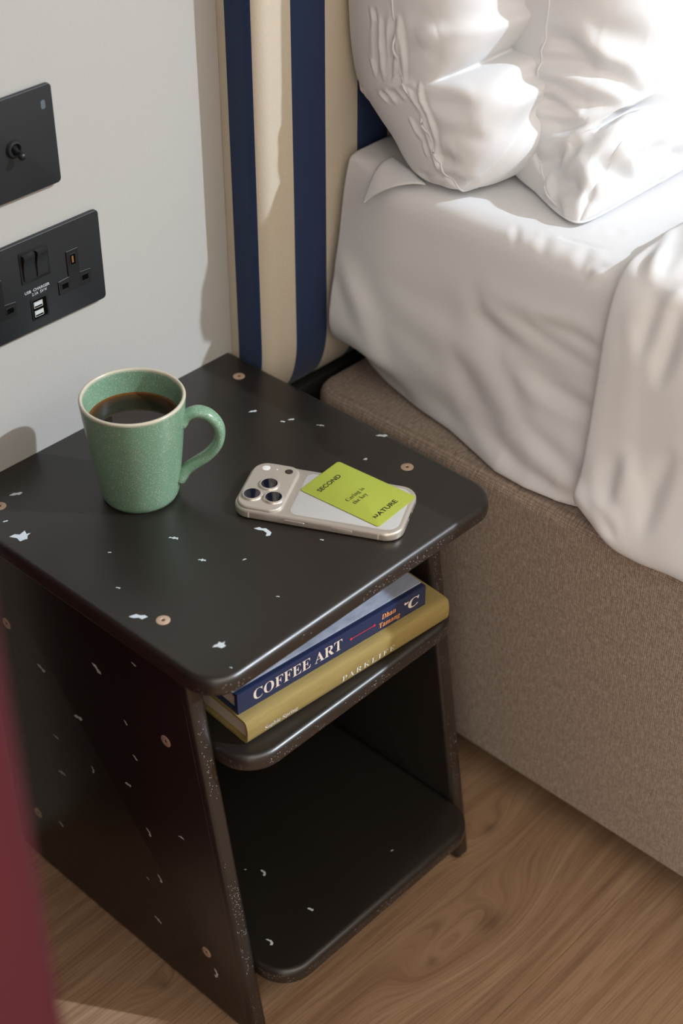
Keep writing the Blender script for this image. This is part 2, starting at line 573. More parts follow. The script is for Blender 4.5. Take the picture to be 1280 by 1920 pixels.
# ================================================================== HEADBOARD
def headboard():
    global STRIPE_OFF
    T, R = 0.048, 0.016
    prof = [(0.001, -0.0005)]
    for k in range(9):
        prof.append((0.001, -0.0005 - (T - R) * (k + 1) / 9))
    for k in range(1, 9):
        a = math.pi / 2 * k / 8
        prof.append((0.001 + R * (1 - math.cos(a)), -(T - R) - R * math.sin(a)))
    Wd = 1.42
    xs = np.linspace(0.001 + R, Wd - R, 60)[1:]
    for x in xs:
        c = math.sin(math.pi * (x - R) / (Wd - 2 * R))
        prof.append((x, -T - 0.012 * c ** 0.7 * 0.6))
    for k in range(1, 9):
        a = math.pi / 2 * k / 8
        prof.append((Wd - R + R * math.sin(a), -(T - R) - R * math.cos(a)))
    prof.append((Wd, -0.0005))
    s = [0.0]
    for a, b in zip(prof[:-1], prof[1:]):
        s.append(s[-1] + math.hypot(b[0] - a[0], b[1] - a[1]))
    zb, zt, Rb = 0.388, 1.18, 0.075
    zs = [zb + Rb * (1 - math.cos(math.pi / 2 * k / 12)) for k in range(13)]
    zs += list(np.linspace(zb + Rb, zt - 0.05, 40)[1:])
    zs += [zt - 0.05 + 0.05 * math.sin(math.pi / 2 * k / 8) for k in range(1, 9)]
    V, uv = [], []
    for z in zs:
        f = 1.0
        if z < zb + Rb:
            q = (zb + Rb - z) / Rb
            f = math.sqrt(max(0.0, 1 - q * q)) ** 0.9
        elif z > zt - 0.05:
            q = (z - zt + 0.05) / 0.05
            f = math.sqrt(max(0.0, 1 - q * q))
        for (x, y), u in zip(prof, s):
            wob = 0.0006 * mnoise.noise(Vector((x * 20, z * 9, 3.1)))
            V.append((x + wob * 0.6, min(-0.0005, y * (0.08 + 0.92 * f)) + wob, z))
            uv.append((u, z))
    F = grid_faces(len(zs), len(prof))
    n = len(prof)
    F.append(tuple(range(n)))
    F.append(tuple(range((len(zs) - 1) * n, len(zs) * n)))
    for i in range(len(zs) - 1):
        F.append((i * n, (i + 1) * n, (i + 1) * n + n - 1, i * n + n - 1))
    root = thing('headboard', (0.71, -0.02, 0.0), 'padded headboard in navy and cream vertical striped fabric on the wall', 'headboard')
    mesh_obj('striped_pad', V, F, 'stripe', root, root.location, uv=uv, angle=60)
    Vb, Fb = slab_geo([(0.012, -0.030), (Wd - 0.012, -0.030), (Wd - 0.012, -0.0006), (0.012, -0.0006)], 0.0, 0.3875, 0, 0.002, 2)
    mesh_obj('gap_shade_board', Vb, Fb, 'gap_black', root, root.location, smooth=False)  # added board; its black stands in for the shade below the pad
    # boundary blue|cream at x = 0.043 on the front face
    uf = next(u for (x, y), u in zip(prof, s) if x >= 0.043) - (next(x for (x, y) in prof if x >= 0.043) - 0.043)
    return uf
UF = headboard()
# cream ends / navy starts at UF ; navy where fract((u+off)/0.084) < 0.5
off = (-UF) % 0.084
for nd in M['stripe'].node_tree.nodes:
    if nd.type == 'MATH' and nd.operation == 'ADD' and nd.inputs[0].is_linked and nd.inputs[0].links[0].from_node.type == 'SEPXYZ':
        nd.inputs[1].default_value = off

# ================================================================== BED
CLOTH = {}          # name -> (points, cloth coordinates, side)
RELIEF = {
    'pillow_back': [
        (None, 0.002184, 0.00425, 0.4, [(0.0983, -0.1028, 0.7861), (0.0984, -0.1051, 0.7612), (0.0985, -0.1077, 0.7315)]),
        (None, 0.002028, 0.00375, -0.3, [(0.098, -0.1141, 0.7933), (0.098, -0.1138, 0.7759), (0.0981, -0.1147, 0.7554)]),
        (None, 0.002028, 0.0045, 0.4, [(0.098, -0.1245, 0.7916), (0.098, -0.1233, 0.767), (0.0978, -0.1209, 0.7349)]),
        (None, 0.002028, 0.00425, -0.4, [(0.0981, -0.1268, 0.7918), (0.098, -0.1297, 0.7663), (0.0976, -0.1341, 0.7386)]),
        (None, 0.001872, 0.0035, 0.3, [(0.099, -0.0914, 0.791), (0.0988, -0.0953, 0.7819), (0.099, -0.0945, 0.7716)]),
        (None, 0.001872, 0.003, 0.3, [(0.1005, -0.0892, 0.7458), (0.0998, -0.0948, 0.7414), (0.0997, -0.0972, 0.7328)]),
        (None, 0.00234, -0.00325, 0, [(0.0986, -0.0965, 0.7915), (0.0988, -0.0985, 0.7659), (0.0994, -0.0992, 0.7337)]),
        (None, 0.00234, -0.003, 0, [(0.098, -0.1194, 0.7882), (0.098, -0.1193, 0.7657), (0.0979, -0.1171, 0.736)]),
        (None, 0.002028, 0.0045, 0.3, [(0.0975, -0.1356, 0.7311), (0.0972, -0.1462, 0.7234), (0.0968, -0.156, 0.7135)]),
        (None, 0.002028, 0.00425, 0.3, [(0.0987, -0.1497, 0.7384), (0.0973, -0.1537, 0.725), (0.0969, -0.1604, 0.7161)]),
        (None, 0.002028, 0.00375, 0.3, [(0.0968, -0.156, 0.7135), (0.0966, -0.1592, 0.7051), (0.0965, -0.1626, 0.6942)]),
        (None, 0.002028, 0.004, -0.3, [(0.0971, -0.1608, 0.7189), (0.0967, -0.1677, 0.7078), (0.0965, -0.1736, 0.6942)]),
        (None, 0.001872, 0.0035, 0.3, [(0.0971, -0.1416, 0.705), (0.0969, -0.1495, 0.6963), (0.0967, -0.1562, 0.69)]),
        (None, 0.001872, 0.0035, 0.3, [(0.0966, -0.1585, 0.6864), (0.0966, -0.1609, 0.6829), (0.0968, -0.1627, 0.6768)]),
        (None, 0.002184, 0.00425, 0.3, [(0.0965, -0.1637, 0.6925), (0.0965, -0.1702, 0.6821), (0.0971, -0.1759, 0.6684)]),
        (None, 0.002184, 0.00375, -0.3, [(0.0965, -0.1736, 0.6942), (0.0965, -0.1756, 0.6789), (0.0975, -0.1778, 0.6658)]),
        (None, 0.002028, 0.00375, 0.3, [(0.1, -0.1028, 0.7171), (0.0995, -0.1086, 0.7143), (0.0994, -0.1123, 0.7106)]),
        (None, 0.002028, 0.00375, 0.3, [(0.0985, -0.1122, 0.7219), (0.0982, -0.118, 0.7192), (0.098, -0.1233, 0.7137)]),
        (None, 0.002028, 0.00325, 0.3, [(0.0976, -0.1254, 0.7286), (0.0975, -0.1287, 0.7248), (0.0973, -0.1361, 0.7206)]),
        (None, 0.001872, 0.00275, 0.3, [(0.1168, -0.064, 0.7072), (0.1146, -0.068, 0.7058), (0.1155, -0.0712, 0.701)]),
        (None, 0.001872, 0.00275, 0.3, [(0.1068, -0.0775, 0.7138), (0.1099, -0.076, 0.7066), (0.1155, -0.0735, 0.699)]),
        (None, 0.004, 0.003, 0.2, [(0.1004, -0.101, 0.7162), (0.0979, -0.1189, 0.7282), (0.0977, -0.1415, 0.7368)]),
        (0, 0.0075, -0.003, 0, [(0.0977, -0.1643, 0.7259), (0.1011, -0.1818, 0.7311), (0.1073, -0.201, 0.7311)]),
        (0, 0.0075, -0.0015, 0, [(0.0983, -0.1756, 0.7226), (0.1013, -0.1919, 0.7232), (0.1057, -0.2052, 0.7205)]),
        (0, 0.007, -0.0015, 0, [(0.0972, -0.1832, 0.7056), (0.1008, -0.1993, 0.7073), (0.1098, -0.2152, 0.7031)]),
        (0, 0.0065, -0.0038, 0, [(0.0966, -0.1765, 0.6774), (0.097, -0.186, 0.6797), (0.0981, -0.194, 0.6791)]),
        (0, 0.0075, -0.0042, 0, [(0.1044, -0.1664, 0.6472), (0.1009, -0.1885, 0.6584), (0.1072, -0.2015, 0.6597)]),
        (None, 0.004, 0.0035, 0.3, [(0.1002, -0.1611, 0.6544), (0.0994, -0.1685, 0.6559), (0.0988, -0.1798, 0.6601)]),
        (None, 0.0035, -0.003, 0, [(0.102, -0.1515, 0.6535), (0.0994, -0.1636, 0.6561), (0.0984, -0.1789, 0.6612)]),
        (0, 0.008, 0.003, 0, [(0.0992, -0.1458, 0.7762), (0.1017, -0.1557, 0.7831), (0.105, -0.1634, 0.7867)]),
    ],
    'pillow_front': [
        (0, 0.009, -0.0075, -0.2, [(0.1862, -0.2215, 0.7722), (0.1875, -0.2409, 0.7711), (0.1927, -0.2601, 0.7666)]),
        (0, 0.006, 0.0045, 0.2, [(0.1848, -0.2164, 0.7618), (0.1854, -0.2263, 0.7661), (0.1902, -0.2551, 0.7628)]),
        (0, 0.008, -0.008, 0.2, [(0.1831, -0.2238, 0.7528), (0.1895, -0.2562, 0.7565), (0.2051, -0.2808, 0.7483), (0.222, -0.2909, 0.7341)]),
        (0, 0.006, 0.0045, 0, [(0.1814, -0.2167, 0.7456), (0.182, -0.2303, 0.7473), (0.1887, -0.2576, 0.7507)]),
        (0, 0.005, 0.005, 0.3, [(0.1777, -0.2203, 0.7303), (0.1779, -0.2348, 0.7301), (0.1789, -0.2491, 0.7256), (0.1821, -0.2675, 0.7181)]),
        (0, 0.008, -0.0085, 0.2, [(0.1757, -0.2271, 0.7227), (0.1765, -0.2457, 0.7199), (0.1801, -0.263, 0.7179)]),
        (0, 0.0085, -0.006, 0.2, [(0.1785, -0.2386, 0.7309), (0.1844, -0.2621, 0.729), (0.2067, -0.2876, 0.721)]),
        (0, 0.005, 0.0045, 0, [(0.1734, -0.2195, 0.7116), (0.1746, -0.2366, 0.717), (0.1794, -0.2634, 0.7162)]),
        (0, 0.0055, -0.005, 0.2, [(0.171, -0.2335, 0.7051), (0.1725, -0.2522, 0.7066), (0.1768, -0.267, 0.7097)]),
        (0, 0.0055, 0.005, 0, [(0.163, -0.2391, 0.6792), (0.1651, -0.2528, 0.6908), (0.17, -0.2671, 0.701), (0.1828, -0.2791, 0.709)]),
        (0, 0.009, -0.008, 0, [(0.1603, -0.2393, 0.6688), (0.1602, -0.2581, 0.6821), (0.1654, -0.2673, 0.6948)]),
        (0, 0.005, 0.005, 0.2, [(0.1578, -0.2634, 0.6789), (0.1614, -0.2657, 0.6879), (0.1669, -0.267, 0.6968)]),
        (0, 0.01, -0.0075, 0, [(0.1563, -0.2529, 0.6654), (0.1455, -0.2843, 0.6721), (0.1484, -0.3045, 0.6659)]),
        (0, 0.0036, 0.004, 0.4, [(0.1563, -0.2529, 0.6654), (0.1524, -0.2586, 0.6569), (0.1458, -0.2693, 0.6522)]),
        (0, 0.01, -0.0065, 0, [(0.1579, -0.2935, 0.6936), (0.1705, -0.3086, 0.6846), (0.1986, -0.3135, 0.6684)]),
        (0, 0.007, -0.006, 0, [(0.2004, -0.3083, 0.6969), (0.2053, -0.3116, 0.6868), (0.2132, -0.313, 0.679)]),
        (0, 0.0075, -0.0065, 0, [(0.2173, -0.3122, 0.6847), (0.2334, -0.3128, 0.6823), (0.2511, -0.3133, 0.6797)]),
        (0, 0.0075, -0.0055, 0, [(0.253, -0.3138, 0.6732), (0.2751, -0.3136, 0.6613)]),
        (0, 0.012, 0.006, 0, [(0.1856, -0.3018, 0.7026), (0.1859, -0.3089, 0.6916), (0.1968, -0.3134, 0.672)]),
        (0, 0.011, -0.008, 0, [(0.1729, -0.1961, 0.6676), (0.1678, -0.2096, 0.6677), (0.162, -0.2355, 0.6726)]),
        (0, 0.006, 0.005, 0, [(0.1857, -0.1788, 0.657), (0.176, -0.192, 0.6554), (0.1626, -0.226, 0.6641)]),
        (1, 0.01, -0.0022, 0, [(0.1866, -0.1749, 0.7182), (0.1782, -0.2, 0.7232), (0.177, -0.2179, 0.7268)]),
        (1, 0.01, -0.0018, 0, [(0.2088, -0.1568, 0.7744), (0.1904, -0.193, 0.7855), (0.1885, -0.2156, 0.7884)]),
        (0, 0.006, -0.0045, 0, [(0.1433, -0.2734, 0.6506), (0.1398, -0.2794, 0.6485), (0.1355, -0.2866, 0.6404)]),
        (0, 0.012, -0.005, 0, [(0.1989, -0.2657, 0.7878), (0.2104, -0.2802, 0.7825), (0.2305, -0.292, 0.777)]),
    ],
    'sheet': [
        (None, 0.0092, -0.00279, 0.2, [(0.0833, -0.261, 0.5669), (0.0855, -0.3122, 0.5578), (0.0869, -0.3693, 0.545)]),
        (None, 0.0069, -0.0031, 0.2, [(0.0839, -0.3103, 0.5714), (0.0848, -0.3437, 0.5714), (0.0857, -0.3752, 0.5669)]),
        (None, 0.009775, -0.0031, 0.2, [(0.0846, -0.2886, 0.5218), (0.0849, -0.3299, 0.5143), (0.0852, -0.3752, 0.5068)]),
        (None, 0.0138, -0.00248, 0, [(0.0841, -0.2335, 0.5758), (0.0847, -0.2453, 0.5491), (0.0843, -0.2689, 0.5218), (0.0806, -0.2984, 0.4715)]),
        (None, 0.0138, -0.00279, 0, [(0.0832, -0.2138, 0.4992), (0.0858, -0.2473, 0.4537), (0.0705, -0.3043, 0.4218)]),
        (None, 0.01035, -0.00279, 0, [(0.0847, -0.2414, 0.5491), (0.0856, -0.2965, 0.5332), (0.0864, -0.3732, 0.5294)]),
        (None, 0.008625, -0.002604, 0, [(0.0838, -0.2866, 0.5143), (0.0844, -0.3299, 0.5068), (0.085, -0.3752, 0.503)]),
        (None, 0.0092, -0.00248, 0, [(0.0836, -0.2492, 0.4347), (0.0724, -0.2945, 0.4279), (0.0707, -0.3398, 0.4198), (0.0864, -0.3772, 0.4049)]),
        (None, 0.0092, -0.00248, 0, [(0.0786, -0.3083, 0.4639), (0.0744, -0.3477, 0.4507), (0.0796, -0.3811, 0.4347)]),
        (None, 0.004, 0.0022, 0, [(0.0905, -0.3516, 0.6277), (0.0928, -0.3555, 0.6321), (0.0958, -0.3634, 0.6355)]),
        (None, 0.0022, -0.0016, 0, [(0.1115, -0.3043, 0.6409), (0.1159, -0.326, 0.6411), (0.1217, -0.3496, 0.6415)]),
        (None, 0.0022, -0.0014, 0, [(0.1441, -0.3162, 0.6419), (0.15, -0.3358, 0.6416), (0.1562, -0.3496, 0.6414)]),
        (None, 0.004, -0.0009, 0, [(0.1046, -0.261, 0.6398), (0.0947, -0.2689, 0.6344), (0.0905, -0.2709, 0.6279)]),
        (None, 0.0055, -0.001, 0, [(0.1062, -0.2925, 0.6401), (0.0958, -0.2984, 0.6354), (0.092, -0.3004, 0.6308)]),
        (None, 0.0055, -0.0011, 0, [(0.1115, -0.3319, 0.6408), (0.0997, -0.3378, 0.6374), (0.092, -0.3417, 0.6304)]),
        (None, 0.0115, -0.00217, 0, [(0.0831, -0.0633, 0.5218), (0.0776, -0.0859, 0.4874), (0.079, -0.1115, 0.4603)]),
        (None, 0.0138, 0.00248, 0, [(0.0883, -0.0667, 0.545), (0.0807, -0.0937, 0.5068), (0.0835, -0.1193, 0.4477)]),
    ],
    'duvet': [
        (None, 0.0077, -0.0045, 0.2, [(0.1435, -0.3843, 0.6598), (0.1183, -0.3917, 0.6607), (0.0954, -0.3966, 0.6555)]),
        (None, 0.0077, 0.00375, 0, [(0.16, -0.3843, 0.6604), (0.1123, -0.4015, 0.6614), (0.0893, -0.4105, 0.6519)]),
        (None, 0.0077, -0.004875, 0.2, [(0.16, -0.3868, 0.6615), (0.1294, -0.4015, 0.663), (0.1022, -0.4131, 0.659)]),
        (None, 0.00825, -0.0045, 0, [(0.0787, -0.4257, 0.6355), (0.0712, -0.4232, 0.6087), (0.0687, -0.4232, 0.595)]),
        (None, 0.00825, -0.0045, 0, [(0.0828, -0.446, 0.6406), (0.0722, -0.446, 0.6085), (0.0678, -0.4434, 0.5778)]),
        (None, 0.0088, -0.00375, 0, [(0.0655, -0.4662, 0.5117), (0.0618, -0.4561, 0.4737), (0.0541, -0.4561, 0.4384)]),
        (None, 0.0088, 0.003, 0, [(0.0632, -0.4308, 0.4944), (0.0577, -0.4257, 0.4699), (0.0531, -0.4257, 0.4519)]),
        (None, 0.0088, -0.003375, 0, [(0.0609, -0.4181, 0.4872), (0.0568, -0.4181, 0.4661), (0.0531, -0.4207, 0.4522)]),
        (None, 0.0055, -0.00225, 0, [(0.0491, -0.4131, 0.4405), (0.047, -0.4232, 0.4335), (0.0459, -0.4333, 0.4201)]),
        (None, 0.0066, 0.00225, 0, [(0.0519, -0.404, 0.4486), (0.0486, -0.4181, 0.4387), (0.0475, -0.4308, 0.4313)]),
        (None, 0.011, 0.0045, 0, [(0.0932, -0.4384, 0.6507), (0.0843, -0.4409, 0.6428), (0.0814, -0.4434, 0.6386)]),
    ],
}

def vnormals(V, F):
    N = np.zeros_like(V)
    Q = np.array([f for f in F if len(f) == 4])
    a, b, c, d = (V[Q[:, i]] for i in range(4))
    fn = np.cross(c - a, d - b)
    for i in range(4):
        np.add.at(N, Q[:, i], fn)
    return N / np.maximum(np.linalg.norm(N, axis=1, keepdims=True), 1e-12)

def relief(name, V, F, side=None, out=None):
    """press creases and raise folds in a cloth: each a tapered ridge along a short polyline on its surface"""
    CLOTH[name] = (V.copy(), side)
    N = vnormals(V, F)
    if out is not None:
        N = N * np.sign(np.sum(N * out, axis=1, keepdims=True) + 1e-9)
    h = np.zeros(len(V))
    for sd, w, ht, skew, line in RELIEF.get(name, ()):
        P = np.array(line)
        k0 = np.where(np.all((V > P.min(0) - 4 * w - 0.01) & (V < P.max(0) + 4 * w + 0.01), axis=1))[0]
        if len(k0) == 0:
            continue
        X, NN = V[k0], N[k0]
        seg = np.linalg.norm(P[1:] - P[:-1], axis=1)
        cum = np.concatenate([[0], np.cumsum(seg)])
        best = np.full(len(k0), 1e9)
        bx, bt = np.zeros(len(k0)), np.zeros(len(k0))
        for k in range(len(P) - 1):
            d = (P[k + 1] - P[k]) / max(seg[k], 1e-9)
            r = X - P[k]
            t = np.clip(r @ d, 0, seg[k])
            e = r - t[:, None] * d
            dist = np.linalg.norm(e, axis=1)
            sgn = np.sign(np.sum(np.cross(np.tile(d, (len(k0), 1)), e) * NN, axis=1))
            m = dist < best
            best = np.where(m, dist, best)
            bx = np.where(m, dist * sgn, bx)
            bt = np.where(m, (cum[k] + t) / cum[-1], bt)
        taper = np.sin(np.pi * np.clip(bt * 0.92 + 0.04, 0, 1)) ** 0.6
        ww = w * (0.55 + 0.45 * taper)
        ws = np.where(bx > 0, ww * (1 + skew), ww * (1 - skew))
        a = ht * taper * np.exp(-(bx / ws) ** 2)
        a -= 0.35 * ht * taper * np.exp(-((np.abs(bx) - 2.1 * ww) / ww) ** 2)
        if sd is not None and side is not None:
            a = a * ((side[k0] == sd) | (side[k0] == 2))
        h[k0] += a
    return V + N * h[:, None]

def smooth(a, b, x):
    t = np.clip((x - a) / (b - a), 0, 1)
    return t * t * (3 - 2 * t)

XB = 0.060
def bed_base():
    root = thing('bed_base', (XB, -0.05, 0), 'brown woven fabric divan bed base under the mattress', 'bed base')
    x0, x1, y0, y1 = XB, 1.36, -2.02, -0.047
    outline = rrect(x0, x1, y0, y1, 0.030, 10)
    # dense outline along the visible side
    V, F = slab_geo(outline, 0.053, 0.402, 0.006, 0.012, 6)
    uv = []
    per = {}
    L = 0
    pts = outline
    cum = [0]
    for a, b in zip(pts, pts[1:] + pts[:1]):
        cum.append(cum[-1] + math.hypot(b[0] - a[0], b[1] - a[1]))
    m = len(pts)
    nr = len(V) // m
    for i, v in enumerate(V):
        uv.append((cum[i % m], v[2] + 0.0))
    # top cap gets its own ring so that its weave is planar
    s = len(V)
    top = V[(nr - 1) * m: nr * m]
    V += [(v[0], v[1], v[2]) for v in top]
    uv += [(v[1], v[0]) for v in top]
    F[-1] = tuple(range(s, s + m))
    o = mesh_obj('upholstered_frame', V, F, 'weave', root, root.location, uv=uv, angle=50)
    for fx, fy in ((0.13, -0.14), (1.28, -0.14), (0.13, -1.92), (1.28, -1.92)):
        V, F = lathe_geo([(0.018, 0.0), (0.022, 0.004), (0.026, 0.054)], 20, c=(fx, fy, 0))
        mesh_obj('foot', V, F, 'plastic_black', root, root.location)
    return root
bed_base()

HEMY = np.array([-2.1, -0.60, -0.45, -0.385, -0.352, -0.318, -0.283, -0.206, -0.161, -0.110, -0.075, -0.047])
HEMX = np.array([0.085, 0.085, 0.085, 0.083, 0.071, 0.0685, 0.070, 0.092, 0.099, 0.112, 0.125, 0.140])

def sheet():
    root = thing('mattress', (0.75, -1.0, 0.404), 'thick mattress in a white fitted sheet on the brown bed base', 'mattress')
    ys = np.concatenate([np.linspace(-0.0600, -0.075, 10), np.linspace(-0.078, -0.45, 190)[0:], np.linspace(-0.46, -2.0, 30)])
    nv = 130
    V = []
    Q = []
    for iy, y in enumerate(ys):
        hx = np.interp(y, HEMY, HEMX)
        # cross section control polygon in (x, z): top, rolled edge, side, tucked hem
        edge = 0.104 + 0.010 * smooth(-0.05, -0.4, y) * 0
        bul = 0.083 + 0.003 * smooth(-0.06, -0.25, y)
        hd = smooth(-0.14, -0.055, y)          # crisp corner at the head end
        tk = 0.020 * hd
        cp = np.array([(1.330, 0.4065), (1.334, 0.50), (1.330, 0.60), (1.300, 0.638), (0.95, 0.640), (0.60, 0.641), (0.30, 0.641), (0.205, 0.641), (0.130 + tk * .6, 0.6415 + 0.001 * hd), (0.102 + tk * .5, 0.6385 + 0.003 * hd), (0.0895 + tk * .7, 0.625 + 0.004 * hd), (0.0862 + tk * .5, 0.595),
                       (0.084 + tk * .2, 0.545), (bul - 0.003 - 0.002 * hd, 0.500), (min(bul, hx + 0.008) if hx > bul else (bul * 0.5 + hx * 0.5), 0.455), (hx * 0.85 + bul * 0.15, 0.425), (hx, 0.4065), (hx + 0.012, 0.4052)])
        # arc-length resample, catmull
        t = np.arange(len(cp))
        tt = np.concatenate([np.linspace(0, 7, 26), np.linspace(7, len(cp) - 1, nv - 12 + 1)[1:]])
        xs, zs = catmull(cp, tt)
        arc = np.concatenate([[0], np.cumsum(np.hypot(np.diff(xs), np.diff(zs)))])
        for j in range(len(tt)):
            x, z = xs[j], zs[j]
            # folds: a fan from the head-end corner, plus long soft tension folds towards the duvet
            side = smooth(0.63, 0.56, z) * smooth(0.404, 0.43, z)
            dy, dz = -(y + 0.02), 0.56 - z
            ang = math.atan2(dz, dy + 1e-4)
            rr = math.hypot(dy, dz)
            f = 0.0
            f += 0.0042 * fold(ang * 9.0 + 0.35 * mnoise.noise(Vector((y * 8, z * 8, 0.3))) * 2, 0.0) * smooth(0.05, 0.22, rr) * smooth(0.05, 0.5, ang)
            q = (z - 0.50) / 0.030 + y * 6.5 + 0.7 * mnoise.noise(Vector((y * 6, z * 14, 1.3)))
            f += 0.0032 * fold(q, 0) * smooth(-0.16, -0.33, y) * smooth(0.60, 0.54, z)
            f += 0.0025 * mnoise.noise(Vector((y * 9, z * 16, 5.0)))
            x -= f * side * (1 if x < 0.7 else 0)
            # top wrinkles
            tp = smooth(0.60, 0.635, z)
            z += tp * (0.0012 * mnoise.noise(Vector((x * 18, y * 12, 9.0))) + 0.0007 * mnoise.noise(Vector((x * 45 + y * 20, y * 10, 2.0))))
            V.append((x, y, z))
            Q.append((-y, arc[j]))
    F = grid_faces(len(ys), len(tt))
    V = [tuple(q) for q in relief('sheet', np.array(V), F, out=np.array([-0.7, 0, 0.7]))]
    n = len(tt)
    # close the head end
    s = len(V)
    for j in range(n):
        v = V[j]
        V.append((v[0] + (0.02 if v[0] < 0.7 else -0.02), -0.0640, v[2] - 0.003))
    for j in range(n - 1):
        F.append((s + j, s + j + 1, j + 1, j))
    o = mesh_obj('fitted_sheet', V, F, 'cotton', root, root.location, angle=180)
    Vc, Fc = slab_geo(rrect(0.17, 1.25, -1.98, -0.09, 0.06, 6), 0.406, 0.60, 0.02, 0.02, 3)
    mesh_obj('core', Vc, Fc, 'cotton', root, root.location)
    # small turned-back corner of sheet hanging at the head end
    return root

def catmull(cp, tt):
    n = len(cp)
    P = np.vstack([2 * cp[0] - cp[1], cp, 2 * cp[-1] - cp[-2]])
    i = np.clip(np.floor(tt).astype(int), 0, n - 2)
    f = (tt - i)[:, None]
    p0, p1, p2, p3 = P[i], P[i + 1], P[i + 2], P[i + 3]
    r = 0.5 * ((2 * p1) + (-p0 + p2) * f + (2 * p0 - 5 * p1 + 4 * p2 - p3) * f ** 2 + (-p0 + 3 * p1 - 3 * p2 + p3) * f ** 3)
    return r[:, 0], r[:, 1]

def fold(q, s):
    """cloth-like fold profile: broad crests, narrow valleys"""
    a = math.sin(q)
    return a - 0.35 * math.cos(2 * q)

sheet()

def duvet():
    y_edge = -0.384
    ss = np.concatenate([np.linspace(-0.012, 0.02, 14), np.linspace(0.024, 0.30, 110), np.linspace(0.33, 1.55, 22)])
    nv = 130
    V = []
    Q = []
    for s in ss:
        y = y_edge - max(s, 0)
        # rounded turned edge: thickness grows from 0 to full
        q = np.clip((s + 0.012) / 0.032, 0, 1)
        th = math.sqrt(max(0, 1 - (1 - q) ** 2)) * (1 - 0.75 * smooth(0.22, 0.45, s))
        drop = smooth(0.0, 0.10, s)
        hemz = 0.424 - 0.024 * smooth(0.0, 0.055, s) - 0.004 * math.sin(s * 40) * smooth(0.05, 0.1, s)
        out = 0.004 + 0.013 * th
        cp = np.array([(1.347, 0.4150), (1.352, 0.50), (1.347, 0.605 + 0.01 * th), (1.310, 0.641 + 0.018 * th), (0.95, 0.643 + 0.020 * th), (0.60, 0.644 + 0.020 * th), (0.30, 0.644 + 0.020 * th), (0.20, 0.644 + 0.020 * th), (0.132, 0.644 + 0.019 * th),
                       (0.102 - 0.004 * th, 0.640 + 0.017 * th), (0.0885 - out * 0.6, 0.624 + 0.012 * th), (0.0845 - out, 0.588), (0.081 - out, 0.54), (0.079 - out, 0.50), (0.077 - out * 1.2, 0.46),
                       (0.073 - out * 1.5, hemz + 0.016), (0.075 - out * 1.1, hemz), (0.083 - out * 0.3, hemz + 0.003)])
        tt = np.concatenate([np.linspace(0, 7, 30), np.linspace(7, len(cp) - 1, nv - 16 + 1)[1:]])
        xs, zs = catmull(cp, tt)
        arc = np.concatenate([[0], np.cumsum(np.hypot(np.diff(xs), np.diff(zs)))])
        for j in range(len(tt)):
            x, z = xs[j], zs[j]
            Q.append((s, arc[j]))
            bend = 0.05 * (0.64 - z)
            a = (s - bend) / 0.0165 + 1.3 * mnoise.noise(Vector((s * 12, z * 7, 4.4)))
            f = 0.0042 * fold(a, 0) * smooth(0.01, 0.05, s) * (0.55 + 0.45 * mnoise.noise(Vector((s * 20, z * 9, 0.7))))
            f += 0.0035 * mnoise.noise(Vector((s * 16, z * 10, 7.7)))
            onside = smooth(0.645, 0.58, z) * smooth(0.395, 0.43, z)
            x -= f * onside * (1 if x < 0.7 else -1)
            ontop = smooth(0.60, 0.655, z)
            z += ontop * f * 0.9 * smooth(0.40, 0.12, x) + ontop * 0.003 * mnoise.noise(Vector((x * 10, s * 14, 2.2)))
            V.append((x, y if s >= 0 else y, z))
    F = grid_faces(len(ss), len(tt))
    V = [tuple(q) for q in relief('duvet', np.array(V), F, out=np.array([-0.7, 0, 0.7]))]
    # turned edge underside
    n = len(tt)
    s0 = len(V)
    for j in range(n):
        v = V[j]
        V.append((v[0] + 0.006, v[1] - 0.010, v[2] - 0.0045))
    for j in range(n - 1):
        F.append((s0 + j, s0 + j + 1, j + 1, j))
    root = thing('duvet', (0.75, -1.0, 0.64), 'white duvet hanging over the side of the bed', 'duvet')
    o = mesh_obj('cover', V, F, 'cotton', root, root.location, angle=180)
    sl = o.modifiers.new('thick', 'SOLIDIFY')
    sl.thickness = 0.004
    sl.offset = -1
    # stitched hem line along the turned edge
    V2, F2 = [], []
    path = [V[16 * n + j] for j in range(14, n - 6)]
    return root
duvet()

